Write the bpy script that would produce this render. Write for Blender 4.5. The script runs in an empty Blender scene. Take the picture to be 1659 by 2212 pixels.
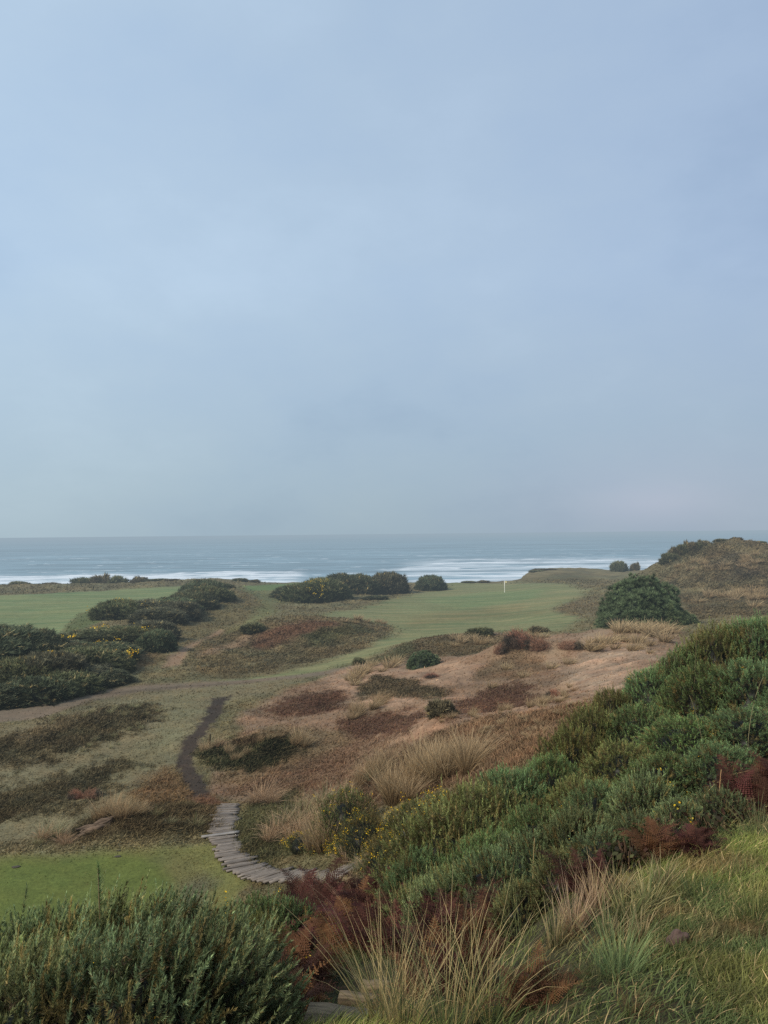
import bpy, math, random
import numpy as np
from mathutils import Vector

random.seed(7)
RNG = np.random.default_rng(11)
scene = bpy.context.scene
COL = scene.collection
EYE = 14.0                      # eye height above the fairway datum
F = 750.0                       # focal length in units of the 768 px wide frame
PITCH = math.atan(21.7 / F)     # camera looks slightly up
ROLL = math.radians(0.58)
SEA_Z = EYE - 37.0


def hor(px):
    return 538.2 - 7.6 * px / 768.0


# ------------------------------------------------------------------ noise
def _hash(ix, iy, seed):
    h = (ix.astype(np.int64) * 374761393 + iy.astype(np.int64) * 668265263 + seed * 974711) & 0xFFFFFFFF
    h = ((h ^ (h >> 13)) * 1274126177) & 0xFFFFFFFF
    h = h ^ (h >> 16)
    return (h & 0xFFFFFF) / float(0xFFFFFF)


def vnoise(x, y, seed=0):
    x = np.asarray(x, float); y = np.asarray(y, float)
    ix = np.floor(x); iy = np.floor(y)
    fx = x - ix; fy = y - iy
    fx = fx * fx * (3 - 2 * fx); fy = fy * fy * (3 - 2 * fy)
    a = _hash(ix, iy, seed); b = _hash(ix + 1, iy, seed)
    c = _hash(ix, iy + 1, seed); d = _hash(ix + 1, iy + 1, seed)
    return (a * (1 - fx) + b * fx) * (1 - fy) + (c * (1 - fx) + d * fx) * fy


def fbm(x, y, oct=4, seed=0, gain=0.5):
    s = 0; a = 1; t = 0
    for i in range(oct):
        s = s + a * (vnoise(x, y, seed + i * 17) - 0.5); t += a
        x = x * 2.03 + 5.1; y = y * 2.03 + 1.7; a *= gain
    return s / t * 2          # about -1 .. 1


def sstep(a, b, x):
    t = np.clip((x - a) / (b - a), 0, 1)
    return t * t * (3 - 2 * t)


def srgb(r, g, b):
    def f(c):
        c = c / 255.0
        return c / 12.92 if c <= 0.04045 else ((c + 0.055) / 1.055) ** 2.4
    return np.array([f(r), f(g), f(b)])


# ------------------------------------------------------------------ terrain heights
# control points: (px, depth, drop below eye)
CP = []
def cp(px, *pairs):
    for d, drop in pairs:
        CP.append(((px - 384) / F * d, d, drop))
def cw(*pts):
    for x, y, drop in pts:
        CP.append((x, y, drop))

cw((0, 0, 1.65), (2, 0, 1.5), (-2, 0, 2.15), (0, -2.2, 1.55), (3, -2.2, 1.4), (-3, -2.2, 2.2), (4, 1, 1.35), (-4, 1, 3.0), (0, 1.5, 1.7))
cp(-180, (5, 4.0), (9, 6.2), (14, 8.6), (20, 9.0), (30, 9.3), (46, 9.6), (60, 8.6), (90, 10.3), (130, 10.5), (165, 10.5))
cp(0, (3.2, 2.6), (4.8, 3.4), (8, 5.3), (12, 7.6), (16, 8.85), (18.5, 8.9), (21.5, 8.9), (24, 9.1), (29, 9.5), (36, 9.6), (46, 10.1), (58, 8.8), (72, 9.7), (90, 10.45), (130, 10.55), (162, 10.4))
cp(85, (3.2, 2.5), (5, 3.45), (8, 5.4), (12, 7.6), (16.2, 8.9), (18.5, 8.9), (21.8, 8.9), (24.0, 8.85), (27, 9.1), (30, 9.5), (37, 9.5), (50, 10.2), (60, 9.6), (75, 9.3), (95, 10.3), (130, 10.5), (164, 10.2))
cp(150, (3.2, 2.45), (5, 3.4), (8, 5.2), (12, 7.3), (17.2, 8.8), (21.5, 8.9), (24.8, 8.75), (27.5, 9.15), (32, 9.45), (40, 9.6), (54, 10.2), (70, 9.9), (90, 10.3), (120, 10.3), (166, 10.1))
cp(210, (3.4, 2.4), (5, 3.3), (8, 4.9), (12, 6.9), (17, 8.5), (21.0, 8.85), (25.5, 9.0), (28, 9.2), (32, 9.35), (39, 9.55), (50, 10.1), (56, 10.2), (70, 10.5), (90, 10.3), (118, 10.4), (150, 10.3), (172, 10.2))
cp(222, (112, 8.8), (122, 8.3), (135, 9.3))
cp(188, (100, 9.3), (108, 9.0))
cp(158, (88, 9.7), (94, 9.5))
cp(128, (84, 9.9), (92, 9.7))
cp(270, (3.5, 2.35), (6, 3.8), (10, 5.7), (14, 7.2), (18, 8.2), (22, 8.6), (26, 8.9), (30, 9.15), (33, 8.75), (37, 9.3), (46, 9.7), (58, 10.3), (70, 10.5), (78, 9.6), (84, 9.3), (100, 10.5), (125, 10.8), (178, 11.2))
cp(330, (3.6, 2.35), (6, 3.75), (10, 5.5), (13, 6.55), (16.3, 7.5), (19, 7.95), (24, 8.5), (29.5, 8.85), (36, 9.05), (42, 9.2), (50, 9.6), (59, 10.1), (68, 10.6), (76, 9.9), (83, 9.3), (90, 9.8), (105, 10.6), (130, 10.95), (180, 11.7))
cp(385, (3.2, 2.15), (6, 3.5), (9, 4.7), (13, 5.9), (18, 7.0), (24, 7.6), (30, 8.0), (38, 8.7), (46, 9.1), (56, 9.4), (62, 9.6), (75, 10.7), (90, 10.85), (110, 11.1), (150, 11.7), (182, 12.0))
cp(430, (3.0, 2.0), (5, 3.0), (8.5, 4.3), (13, 5.4), (18, 6.2), (24, 6.75), (28, 6.75), (33, 8.0), (38, 8.4), (46, 8.7), (55, 8.95), (65, 9.1), (72, 10.0), (80, 10.7), (95, 10.9), (130, 11.4), (183, 12.05))
cp(500, (2.9, 1.9), (5, 2.75), (8.5, 4.0), (11, 4.6), (15, 5.0), (20, 5.6), (26, 6.2), (31, 7.6), (38, 8.05), (46, 8.0), (54, 8.6), (65, 8.9), (74, 9.6), (90, 10.7), (118, 11.1), (147, 11.65), (184, 12.0))
cp(560, (2.75, 1.78), (5, 2.4), (8, 3.5), (12, 4.3), (16, 4.5), (22, 5.1), (26, 5.7), (31, 6.7), (42, 7.55), (52, 8.0), (66, 8.6), (76, 9.3), (90, 9.8), (118, 10.4), (150, 10.7), (180, 10.8), (215, 10.5))
cp(630, (2.65, 1.72), (5, 2.2), (8, 3.2), (12, 3.9), (16, 4.0), (22, 4.7), (30, 5.9), (42, 6.8), (55, 7.5), (70, 8.75), (85, 9.2), (110, 9.7), (160, 10.8), (210, 11.3))
cp(690, (2.5, 1.65), (5.2, 2.15), (8, 3.0), (12, 3.6), (16, 3.6), (22, 4.3), (30, 5.7), (50, 7.4), (70, 8.6), (85, 8.7), (105, 8.6), (118, 7.1), (130, 4.8), (140, 3.6), (165, 5.0), (210, 11.0))
cp(735, (110, 7.6), (118, 5.5), (126, 3.6), (137, 1.95), (150, 3.2), (175, 5.0), (200, 12.0))
cp(655, (105, 8.8), (125, 8.3), (145, 6.0), (170, 8.0))
cp(790, (2.45, 1.62), (3.4, 1.75), (4.8, 2.0), (8, 2.75), (12, 3.3), (16, 3.4), (22, 4.1), (30, 5.5), (50, 7.1), (70, 7.6), (85, 8.6), (105, 8.0), (118, 5.8), (128, 4.1), (142, 3.7), (170, 6.0), (210, 13.0))
cp(930, (3, 1.5), (8, 2.4), (16, 3.6), (30, 5.4), (60, 7.0), (90, 8.3), (120, 6.5), (142, 5.0), (200, 14))

CP = np.array(CP)
VS = 0.5
def uv_of(x, y):
    return x / (y + 3.0), np.log(y + 3.0)

cu, cv = uv_of(CP[:, 0], CP[:, 1])
cz = CP[:, 2] / (CP[:, 1] + 3.0)
P2 = np.stack([cu, cv * VS], 1)
n = len(P2)
def kern(r2):
    return np.where(r2 > 1e-12, 0.5 * r2 * np.log(np.maximum(r2, 1e-12)), 0.0)
K = kern(((P2[:, None] - P2[None]) ** 2).sum(-1)) + np.eye(n) * 2e-4
Q = np.concatenate([np.ones((n, 1)), P2], 1)
A = np.block([[K, Q], [Q.T, np.zeros((3, 3))]])
SOL = np.linalg.solve(A, np.concatenate([cz, np.zeros(3)]))

NU, NV = 1000, 900
UMAX = 0.86
U = np.linspace(-UMAX, UMAX, NU)
V = np.linspace(math.log(0.5), math.log(303.0), NV)
GU, GV = np.meshgrid(U, V)                         # rows: depth
def tps(u, v):
    out = np.empty(u.shape)
    fu, fv = u.ravel(), v.ravel() * VS
    o = out.ravel()
    for i in range(0, len(fu), 40000):
        a = fu[i:i + 40000, None]; b = fv[i:i + 40000, None]
        r2 = (a - P2[None, :, 0]) ** 2 + (b - P2[None, :, 1]) ** 2
        o[i:i + 40000] = kern(r2) @ SOL[:n] + SOL[n] + SOL[n + 1] * a[:, 0] + SOL[n + 2] * b[:, 0]
    return o.reshape(u.shape)
# evaluate on a coarse grid and upsample (the surface is smooth)
cU = np.linspace(-UMAX, UMAX, 250); cV = np.linspace(V[0], V[-1], 300)
cg = tps(*np.meshgrid(cU, cV))
def bil(grid, Uax, Vax, u, v):
    fu = np.clip((u - Uax[0]) / (Uax[1] - Uax[0]), 0, len(Uax) - 1.001)
    fv = np.clip((v - Vax[0]) / (Vax[1] - Vax[0]), 0, len(Vax) - 1.001)
    i = fu.astype(int); j = fv.astype(int); a = fu - i; b = fv - j
    return (grid[j, i] * (1 - a) + grid[j, i + 1] * a) * (1 - b) + (grid[j + 1, i] * (1 - a) + grid[j + 1, i + 1] * a) * b
SLP = bil(cg, cU, cV, GU, GV)
GY = np.exp(GV) - 3.0
GX = GU * (GY + 3.0)
DROP = SLP * (GY + 3.0)
PXG = 384 + F * GX / np.maximum(GY, 0.5)
edge = np.interp(PXG, [-200, 0, 100, 185, 250, 350, 450, 520, 530, 560, 640, 680, 800],
                 [166, 165, 167, 172, 178, 182, 183, 186, 212, 222, 226, 214, 225])
edge = edge + 4 * fbm(GX * 0.05, GX * 0.0 + 3, 3, 5)
DROP = DROP + sstep(0, 1, (GY - edge) / 26.0) * 34.0
for hx, hd, ha, hr in [(514, 49.5, .75, 2.3), (536, 49, .45, 1.8), (492, 50, .3, 1.6), (566, 48, .35, 1.6)]:
    DROP = DROP - ha * np.exp(-(((GX - (hx - 384) / F * hd) / hr) ** 2 + ((GY - hd) / (hr * 1.1)) ** 2))
GZ = EYE - DROP


def ground(x, y, which=None):
    x = np.asarray(x, float); y = np.asarray(y, float)
    u, v = uv_of(x, np.maximum(y, -2.4))
    return bil(GZ if which is None else which, U, V, u, v)


CR, SR = math.cos(ROLL), math.sin(ROLL)
CPt, SPt = math.cos(PITCH), math.sin(PITCH)
def ray(px, py):
    """direction with unit depth along +Y for a pixel of the 768x1024 frame"""
    a = (px - 384) / F; b = (512 - py) / F
    # camera roll, then pitch
    ar = a * CR - b * SR; br = a * SR + b * CR
    y = CPt - br * SPt; z = SPt + br * CPt
    return ar / y, z / y


def hit(px, py):
    dx, dz = ray(px, py)
    ys = np.exp(np.linspace(math.log(1.5), math.log(285), 1500))
    g = ground(dx * ys, ys)
    dif = (EYE + dz * ys) - g
    k = np.argmax(dif < 0)
    if dif[k] >= 0:
        ok = ys < 230
        k = int(np.argmin(np.where(ok, dif / ys, 9)))
        y = ys[k]
    else:
        y = ys[k]
        if k > 0:
            t = dif[k - 1] / (dif[k - 1] - dif[k]); y = ys[k - 1] + t * (ys[k] - ys[k - 1])
    x = dx * y
    return float(x), float(y), float(ground(x, y))


def project(x, y, z):
    y = np.maximum(y, 0.3)
    zc = z - EYE
    # pitch
    dep = y * CPt + zc * SPt; up = -y * SPt + zc * CPt
    a = x / dep; b = up / dep
    ar = a * CR + b * SR; br = -a * SR + b * CR
    return 384 + F * ar, 512 - F * br


# ------------------------------------------------------------------ ground zones
DS = 768 / 1659.0
def to_q(x, y):
    return 100 * x / (y + 3.0), 100 * np.log(y + 3.0) * 0.5
QX, QY = to_q(GX, GY)
nq1 = fbm(QX * 0.16, QY * 0.3, 4, 21); nq2 = fbm(QX * 0.16 + 40, QY * 0.3, 4, 33)
nfine = fbm(QX * 1.1, QY * 1.6, 3, 41)
col = np.empty(GX.shape + (3,)); col[:] = srgb(106, 98, 70)
rough = np.full(GX.shape, 1.0); cov = np.full(GX.shape, 0.5); covh = np.full(GX.shape, 0.08)
cls = np.zeros(GX.shape, int)


def zone(pts, color, soft=0.7, amp=1.0, op=1.0, r=None, c=None, h=None, k=None, dlim=None, nz=0.0):
    """pts in the coordinates of the 1659-wide view, laid on the ground"""
    q = []
    for a, b in pts:
        x, y, z = hit(a * DS, b * DS)
        q.append(to_q(x, y))
    q = np.array(q, float)
    m = 4 + amp * 2
    sel = (QX > q[:, 0].min() - m) & (QX < q[:, 0].max() + m) & (QY > q[:, 1].min() - m) & (QY < q[:, 1].max() + m)
    X = QX[sel] + nq1[sel] * amp * 1.5; Y = QY[sel] + nq2[sel] * amp * 0.7
    ins = np.zeros(X.shape, bool); dist = np.full(X.shape, 1e9)
    for i in range(len(q)):
        x1, y1 = q[i]; x2, y2 = q[(i + 1) % len(q)]
        if y1 != y2:
            cr = ((y1 > Y) != (y2 > Y)) & (X < (x2 - x1) * (Y - y1) / (y2 - y1) + x1)
            ins ^= cr
        ex, ey = x2 - x1, y2 - y1
        t = np.clip(((X - x1) * ex + (Y - y1) * ey) / (ex * ex + ey * ey + 1e-12), 0, 1)
        dist = np.minimum(dist, (X - x1 - t * ex) ** 2 + (Y - y1 - t * ey) ** 2)
    sd = np.where(ins, 1, -1) * np.sqrt(dist) + nfine[sel] * nz
    al = sstep(-soft, soft, sd) * op
    col[sel] = col[sel] * (1 - al[:, None]) + np.asarray(color) * al[:, None]
    for arr, val in ((rough, r), (cov, c), (covh, h)):
        if val is not None:
            arr[sel] = arr[sel] * (1 - al) + val * al
    if k is not None:
        cc = cls[sel]; cc[sd > 0] = k; cls[sel] = cc


GRASS = srgb(113, 116, 79); OLIVE = srgb(108, 106, 70); HEATH = srgb(66, 60, 42); RUST = srgb(104, 74, 56)
SAND = srgb(150, 124, 104); DARKG = srgb(58, 66, 42); THATCH = srgb(124, 99, 78); SOIL = srgb(64, 54, 47)
# class ids: 1 fairway, 2 tee, 3 path, 4 cart path, 5 sand
# -- far
zone([(-260, 1275), (160, 1266), (420, 1256), (405, 1272), (370, 1287), (250, 1300), (170, 1312), (140, 1340), (115, 1364), (60, 1372), (-80, 1372)], srgb(108, 120, 80), .7, .3, r=.05, c=0, k=1)
zone([(140, 1340), (170, 1312), (250, 1300), (240, 1318), (180, 1345), (150, 1370), (115, 1368)], srgb(84, 92, 54), .8, .5, r=.2, c=.2, h=.06)
zone([(500, 1262), (640, 1256), (640, 1270), (600, 1300), (560, 1335), (480, 1390), (430, 1400), (500, 1340), (560, 1290)], srgb(104, 104, 66), 1.2, .8, r=.3, c=.2, h=.06)
zone([(520, 1259), (640, 1255), (640, 1264), (530, 1268)], srgb(92, 110, 64), .7, .3, r=.1, c=0)
zone([(640, 1345), (700, 1325), (780, 1308), (850, 1292), (940, 1274), (975, 1262), (1020, 1260), (1100, 1266), (1230, 1270), (1270, 1285), (1205, 1322), (1255, 1345), (1200, 1372), (1050, 1368), (930, 1378), (830, 1403), (765, 1428), (700, 1448), (620, 1462), (500, 1472), (480, 1462), (600, 1450), (700, 1425), (790, 1400), (838, 1372), (850, 1358), (830, 1347), (740, 1337)],
     GRASS, 1.6, .9, r=.06, c=0, k=1, nz=.5)
zone([(860, 1330), (1130, 1310), (1180, 1330), (1000, 1345), (880, 1360)], srgb(112, 106, 70), 2.0, 1.5, op=.6)
zone([(900, 1300), (1040, 1282), (1180, 1278), (1150, 1300), (1000, 1318)], srgb(104, 119, 78), 1.5, .8, op=.8)
zone([(1190, 1322), (1280, 1295), (1300, 1340), (1250, 1345)], srgb(104, 92, 66), 1.0, .8, r=.6, c=.6, h=.1)
zone([(1110, 1262), (1240, 1245), (1400, 1240), (1440, 1255), (1330, 1262), (1200, 1268)], srgb(94, 88, 60), 1, .6, r=.8, c=.7, h=.2)
# right dune
zone([(1420, 1255), (1460, 1190), (1560, 1163), (1700, 1180), (1720, 1300), (1560, 1290), (1420, 1285)], srgb(102, 92, 68), 1, .8, r=2.2, c=1.0, h=.3)
zone([(1440, 1220), (1470, 1185), (1530, 1172), (1560, 1182), (1500, 1215), (1460, 1235)], srgb(64, 64, 44), 1.2, 2, op=.8, nz=1, c=1, h=.5)
zone([(1500, 1235), (1560, 1215), (1620, 1230), (1659, 1250), (1659, 1275), (1580, 1262)], srgb(70, 60, 48), 1.2, 2.2, nz=1.4, op=.85, c=1, h=.3)
zone([(1420, 1300), (1520, 1290), (1659, 1290), (1700, 1340), (1500, 1350), (1480, 1320)], srgb(94, 84, 62), 1, 1, r=1.5, c=1, h=.2)
# left middle: rough, path
zone([(420, 1310), (500, 1270), (560, 1300), (520, 1345), (440, 1360), (380, 1400), (260, 1400)], srgb(102, 92, 62), 1, 1, r=.7, c=.5, h=.1)
zone([(340, 1432), (352, 1412), (385, 1398), (420, 1380), (470, 1352), (480, 1356), (440, 1378), (405, 1402), (380, 1426)], srgb(134, 108, 86), .6, .6, r=.2, c=.05)
zone([(270, 1405), (330, 1395), (350, 1400), (330, 1425), (270, 1440)], srgb(92, 78, 52), .8, .6)
zone([(380, 1425), (440, 1370), (545, 1338), (660, 1326), (780, 1338), (840, 1350), (845, 1362), (790, 1395), (690, 1420), (560, 1440), (430, 1448)], srgb(102, 92, 66), .6, .5, r=1.3, c=1, h=.16)
zone([(520, 1365), (590, 1345), (660, 1332), (710, 1338), (690, 1375), (600, 1395), (540, 1400)], RUST, 1.5, 2.2, op=.85, c=.8, nz=1.4)
zone([(690, 1352), (760, 1348), (800, 1362), (740, 1385), (670, 1390), (660, 1370)], srgb(72, 72, 46), .9, 1.2, op=.85, c=1)
zone([(455, 1390), (520, 1362), (540, 1368), (480, 1400), (420, 1412)], srgb(128, 104, 82), .8, .8, op=.8, c=.2)
# wide olive lawn of the middle
zone([(-260, 1600), (120, 1532), (240, 1490), (420, 1472), (620, 1462), (700, 1450), (560, 1500), (480, 1510), (440, 1570), (395, 1620), (330, 1665), (240, 1720), (120, 1800), (-260, 1850)], srgb(112, 104, 79), 1, 1, r=.5, c=.25, h=.04)
zone([(300, 1500), (440, 1485), (430, 1560), (330, 1640), (200, 1700), (180, 1660), (330, 1580)], srgb(112, 107, 80), 1.5, 1.2, op=.7)
zone([(-260, 1605), (20, 1570), (130, 1532), (240, 1512), (345, 1508), (350, 1525), (290, 1556), (200, 1598), (100, 1636), (-260, 1672)], HEATH, 1.8, 2.6, op=.85, r=1.3, c=1.3, h=.18, nz=2.2)
zone([(20, 1570), (130, 1532), (210, 1518), (200, 1540), (100, 1570), (30, 1600)], srgb(104, 94, 72), .8, 1, op=.75)
zone([(-260, 1702), (60, 1672), (200, 1640), (280, 1630), (285, 1650), (220, 1690), (120, 1735), (-260, 1785)], HEATH, 1.8, 2.8, op=.8, r=1.3, c=1.3, h=.16, nz=2.4)
zone([(250, 1700), (330, 1655), (400, 1690), (440, 1720), (300, 1730)], srgb(114, 90, 62), 1.2, 1.2, r=.6, c=.7, h=.12)
# cart path
zone([(-260, 1535), (60, 1506), (160, 1482), (300, 1468), (540, 1461), (700, 1447), (760, 1436), (765, 1441), (700, 1455), (540, 1469), (300, 1482), (190, 1500), (90, 1535), (-260, 1562)], srgb(112, 98, 84), .6, .4, r=.1, c=.03, k=4)
zone([(200, 1485), (400, 1471), (560, 1466), (560, 1468), (400, 1474), (210, 1490)], srgb(82, 72, 60), .5, .3, op=.7)
# sand waste
zone([(440, 1660), (500, 1590), (520, 1530), (600, 1490), (700, 1462), (770, 1432), (870, 1392), (960, 1374), (1100, 1376), (1220, 1378), (1300, 1368), (1450, 1380), (1500, 1420), (1330, 1510), (1240, 1560), (1150, 1600), (1000, 1650), (840, 1680), (700, 1720), (520, 1730), (440, 1700)], srgb(126, 102, 82), 1, 1, r=.8, c=.22, h=.1)
zone([(1250, 1500), (1200, 1450), (1270, 1410), (1340, 1390), (1420, 1410), (1380, 1450), (1300, 1520)], SAND, 1.4, 2.0, r=1.3, c=.12, h=.06, k=5, nz=1.2)
zone([(1120, 1432), (1210, 1400), (1290, 1366), (1330, 1374), (1270, 1402), (1190, 1440), (1140, 1452)], srgb(142, 118, 96), .6, .5, r=.15, c=.02, k=5)
zone([(700, 1462), (760, 1442), (900, 1438), (1000, 1430), (1100, 1440), (1080, 1470), (960, 1480), (900, 1500), (860, 1530), (760, 1520), (700, 1490)], srgb(150, 120, 98), 1.2, 1.8, nz=1.0, r=1.1, c=.08, k=5)
zone([(880, 1535), (960, 1500), (1080, 1490), (1240, 1500), (1250, 1540), (1100, 1560), (980, 1570), (860, 1600), (800, 1610)], srgb(146, 116, 94), 1.2, 1.8, nz=1.0, r=1.1, c=.1, k=5)
zone([(760, 1480), (800, 1462), (880, 1468), (950, 1490), (930, 1510), (830, 1512), (760, 1500)], srgb(74, 66, 46), .7, 1.4, r=1.4, c=1.2, h=.16, op=.9, k=0, nz=1)
zone([(540, 1530), (640, 1490), (700, 1488), (740, 1505), (700, 1530), (600, 1550)], srgb(84, 56, 41), 1.3, 2.2, nz=1.8, op=.92, r=.7, c=1, h=.1)
zone([(730, 1560), (760, 1545), (850, 1535), (920, 1545), (900, 1570), (800, 1600), (740, 1585)], srgb(80, 53, 39), 1.2, 2.2, nz=1.8, op=.9, r=.7, c=1, h=.1, k=0)
zone([(970, 1520), (1000, 1495), (1090, 1480), (1200, 1500), (1180, 1530), (1060, 1545), (980, 1550)], srgb(80, 53, 39), 1.2, 2.4, op=.9, r=.7, c=1, h=.1, k=0, nz=1.8)
zone([(1010, 1470), (1060, 1430), (1100, 1412), (1170, 1425), (1190, 1450), (1120, 1470)], srgb(112, 90, 68), .7, 1.0, r=.9, c=.4, h=.1, k=0)
zone([(860, 1400), (960, 1376), (1100, 1378), (1170, 1385), (1120, 1410), (1000, 1420), (900, 1425), (790, 1430)], srgb(88, 76, 54), .7, 1.2, r=1.0, c=.9, h=.15, k=0)
zone([(770, 1432), (870, 1392), (900, 1384), (890, 1410), (820, 1430)], srgb(84, 82, 56), .7, 1.0, r=1.0, c=.9, h=.12, k=0)
# brown slope right of the path
zone([(480, 1600), (600, 1560), (740, 1580), (800, 1620), (700, 1650), (640, 1690), (520, 1690), (450, 1680)], srgb(114, 94, 70), 1, 1, r=.7, c=.6, h=.08)
zone([(640, 1640), (760, 1600), (850, 1590), (860, 1640), (760, 1690), (620, 1720), (480, 1700)], srgb(110, 85, 66), 1.2, 1.5, r=.8, c=.8, h=.1)
# dark path
zone([(455, 1502), (490, 1495), (478, 1520), (456, 1552), (428, 1590), (408, 1620), (400, 1645), (430, 1680), (442, 1712), (405, 1712), (376, 1675), (364, 1640), (382, 1604), (420, 1562), (440, 1530)], SOIL, .35, .3, r=.5, c=.04, k=3, nz=.7)
zone([(395, 1712), (450, 1705), (475, 1728), (440, 1735), (400, 1730)], srgb(100, 70, 50), .8, .8, r=.4, c=.3)
# small mound
zone([(415, 1610), (470, 1590), (560, 1578), (640, 1585), (655, 1605), (600, 1640), (540, 1662), (450, 1652), (412, 1630)], srgb(62, 64, 40), .8, .8, r=1.4, c=1.4, h=.2, nz=1.4)
zone([(480, 1592), (560, 1578), (630, 1584), (600, 1600), (520, 1605)], srgb(82, 60, 42), .8, 1, op=.8)
# thatch slope
zone([(830, 1660), (900, 1600), (1000, 1560), (1120, 1550), (1260, 1535), (1300, 1560), (1200, 1640), (1060, 1680), (900, 1720), (800, 1720)], THATCH, .9, .8, r=1.2, c=1.4, h=.15)
zone([(700, 1720), (800, 1640), (870, 1600), (880, 1700), (760, 1780), (560, 1800), (560, 1760)], srgb(96, 74, 56), 1, 1, r=1, c=1, h=.15)
# log mound, tee and its fringe
zone([(110, 1800), (150, 1765), (200, 1740), (300, 1722), (440, 1735), (455, 1780), (380, 1800), (250, 1805), (140, 1818)], srgb(76, 66, 46), .8, 1, r=1.4, c=1.3, h=.16, nz=.6)
zone([(-260, 1835), (60, 1800), (150, 1808), (320, 1812), (460, 1800), (460, 1830), (300, 1832), (100, 1840), (-260, 1870)], srgb(118, 110, 84), .9, 1, r=.8, c=.9, h=.1)
zone([(-260, 1862), (120, 1835), (320, 1825), (460, 1812), (480, 1840), (520, 1900), (470, 1960), (350, 2000), (-260, 2040)], srgb(104, 104, 58), .8, .8, r=.15, c=.25, h=.03)
zone([(-260, 1872), (60, 1842), (230, 1830), (330, 1842), (350, 1880), (345, 1930), (300, 1960), (-260, 2060)], srgb(90, 101, 46), 1.2, .8, r=.04, c=.02, k=2)
zone([(320, 1845), (400, 1850), (440, 1890), (400, 1930), (350, 1920)], srgb(100, 96, 58), 1.5, 1, op=.8, k=0)
zone([(365, 1905), (420, 1880), (450, 1900), (420, 1950), (370, 1950)], srgb(92, 90, 72), 1.2, 1, op=.8, c=.5, h=.06)
zone([(470, 1790), (520, 1720), (620, 1700), (640, 1800), (560, 1880), (510, 1840)], srgb(84, 82, 54), 1, .8, r=.8, c=1, h=.12)
# near ground: dark undergrowth below the gorse, grass to the right
near = sstep(17, 12, GY)
ncol = srgb(58, 56, 40)
col = col * (1 - near[..., None]) + ncol * near[..., None]
cov = cov * (1 - near) + .3 * near
lawn = sstep(0, 1, (GX - (0.62 + 0.11 * GY)) / 0.55 + nq1 * .4) * sstep(5.6, 4.7, GY + nq2 * .6 - 0.35 * np.maximum(GX, 0))
col = col * (1 - lawn[..., None]) + srgb(84, 88, 50) * lawn[..., None]
moss = sstep(1, 0, np.abs(GX + 0.13 * GY - 0.12) / 0.55) * sstep(7, 5.5, GY)
col = col * (1 - moss[..., None]) + srgb(74, 70, 42) * moss[..., None]
# sea cliff
cl = sstep(.05, .3, (GY - edge) / 26.0)
col = col * (1 - cl[..., None]) + srgb(120, 105, 85) * cl[..., None]

# natural variation
bw = fbm(GX * 0.22, GY * 0.13, 4, 3); bq = fbm(QX * .5, QY * 1.2, 4, 9); bh = fbm(QX * .35 + 9, QY * .7, 3, 77)
rs = np.clip(rough, 0, 1.2)
col = col * (1 + (0.10 + .12 * rs) * bw + (0.05 + 0.20 * rs) * bq)[..., None]
col = col * (1 + np.stack([bh * .12, bh * 0.0, -bh * .06], -1) * (0.6 + .6 * rs)[..., None])
bq2 = fbm(QX * .9, QY * 1.7, 3, 12)
col = col * (1 + .42 * bq2 * np.clip(rough - .55, 0, 1.5))[..., None]
col = col * np.array([1.05, 1.01, .89])
lum = col.mean(-1, keepdims=True)
col = np.clip(lum + (col - lum) * .88, 0.01, 0.9)
# mowing / wear streaks on the short grass
short = (cls == 1)
st = fbm(QX * .12, QY * 2.5, 4, 61)
col = np.where(short[..., None], col * (1 + st[..., None] * np.array([.5, .26, .34])), col)
# relief
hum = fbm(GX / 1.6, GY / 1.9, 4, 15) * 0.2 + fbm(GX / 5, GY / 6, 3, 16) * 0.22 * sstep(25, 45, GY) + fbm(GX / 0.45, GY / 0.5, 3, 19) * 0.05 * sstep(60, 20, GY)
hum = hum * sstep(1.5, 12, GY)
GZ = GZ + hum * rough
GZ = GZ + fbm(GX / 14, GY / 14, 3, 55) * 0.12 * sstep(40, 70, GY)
dim = 1 - 0.22 * sstep(0.02, -.1, hum) * np.clip(rough, 0, 1)      # ground colour darker in the hollows
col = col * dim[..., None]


# ------------------------------------------------------------------ materials
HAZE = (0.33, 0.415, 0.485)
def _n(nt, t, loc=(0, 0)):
    x = nt.nodes.new(t); x.location = loc; return x

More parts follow.
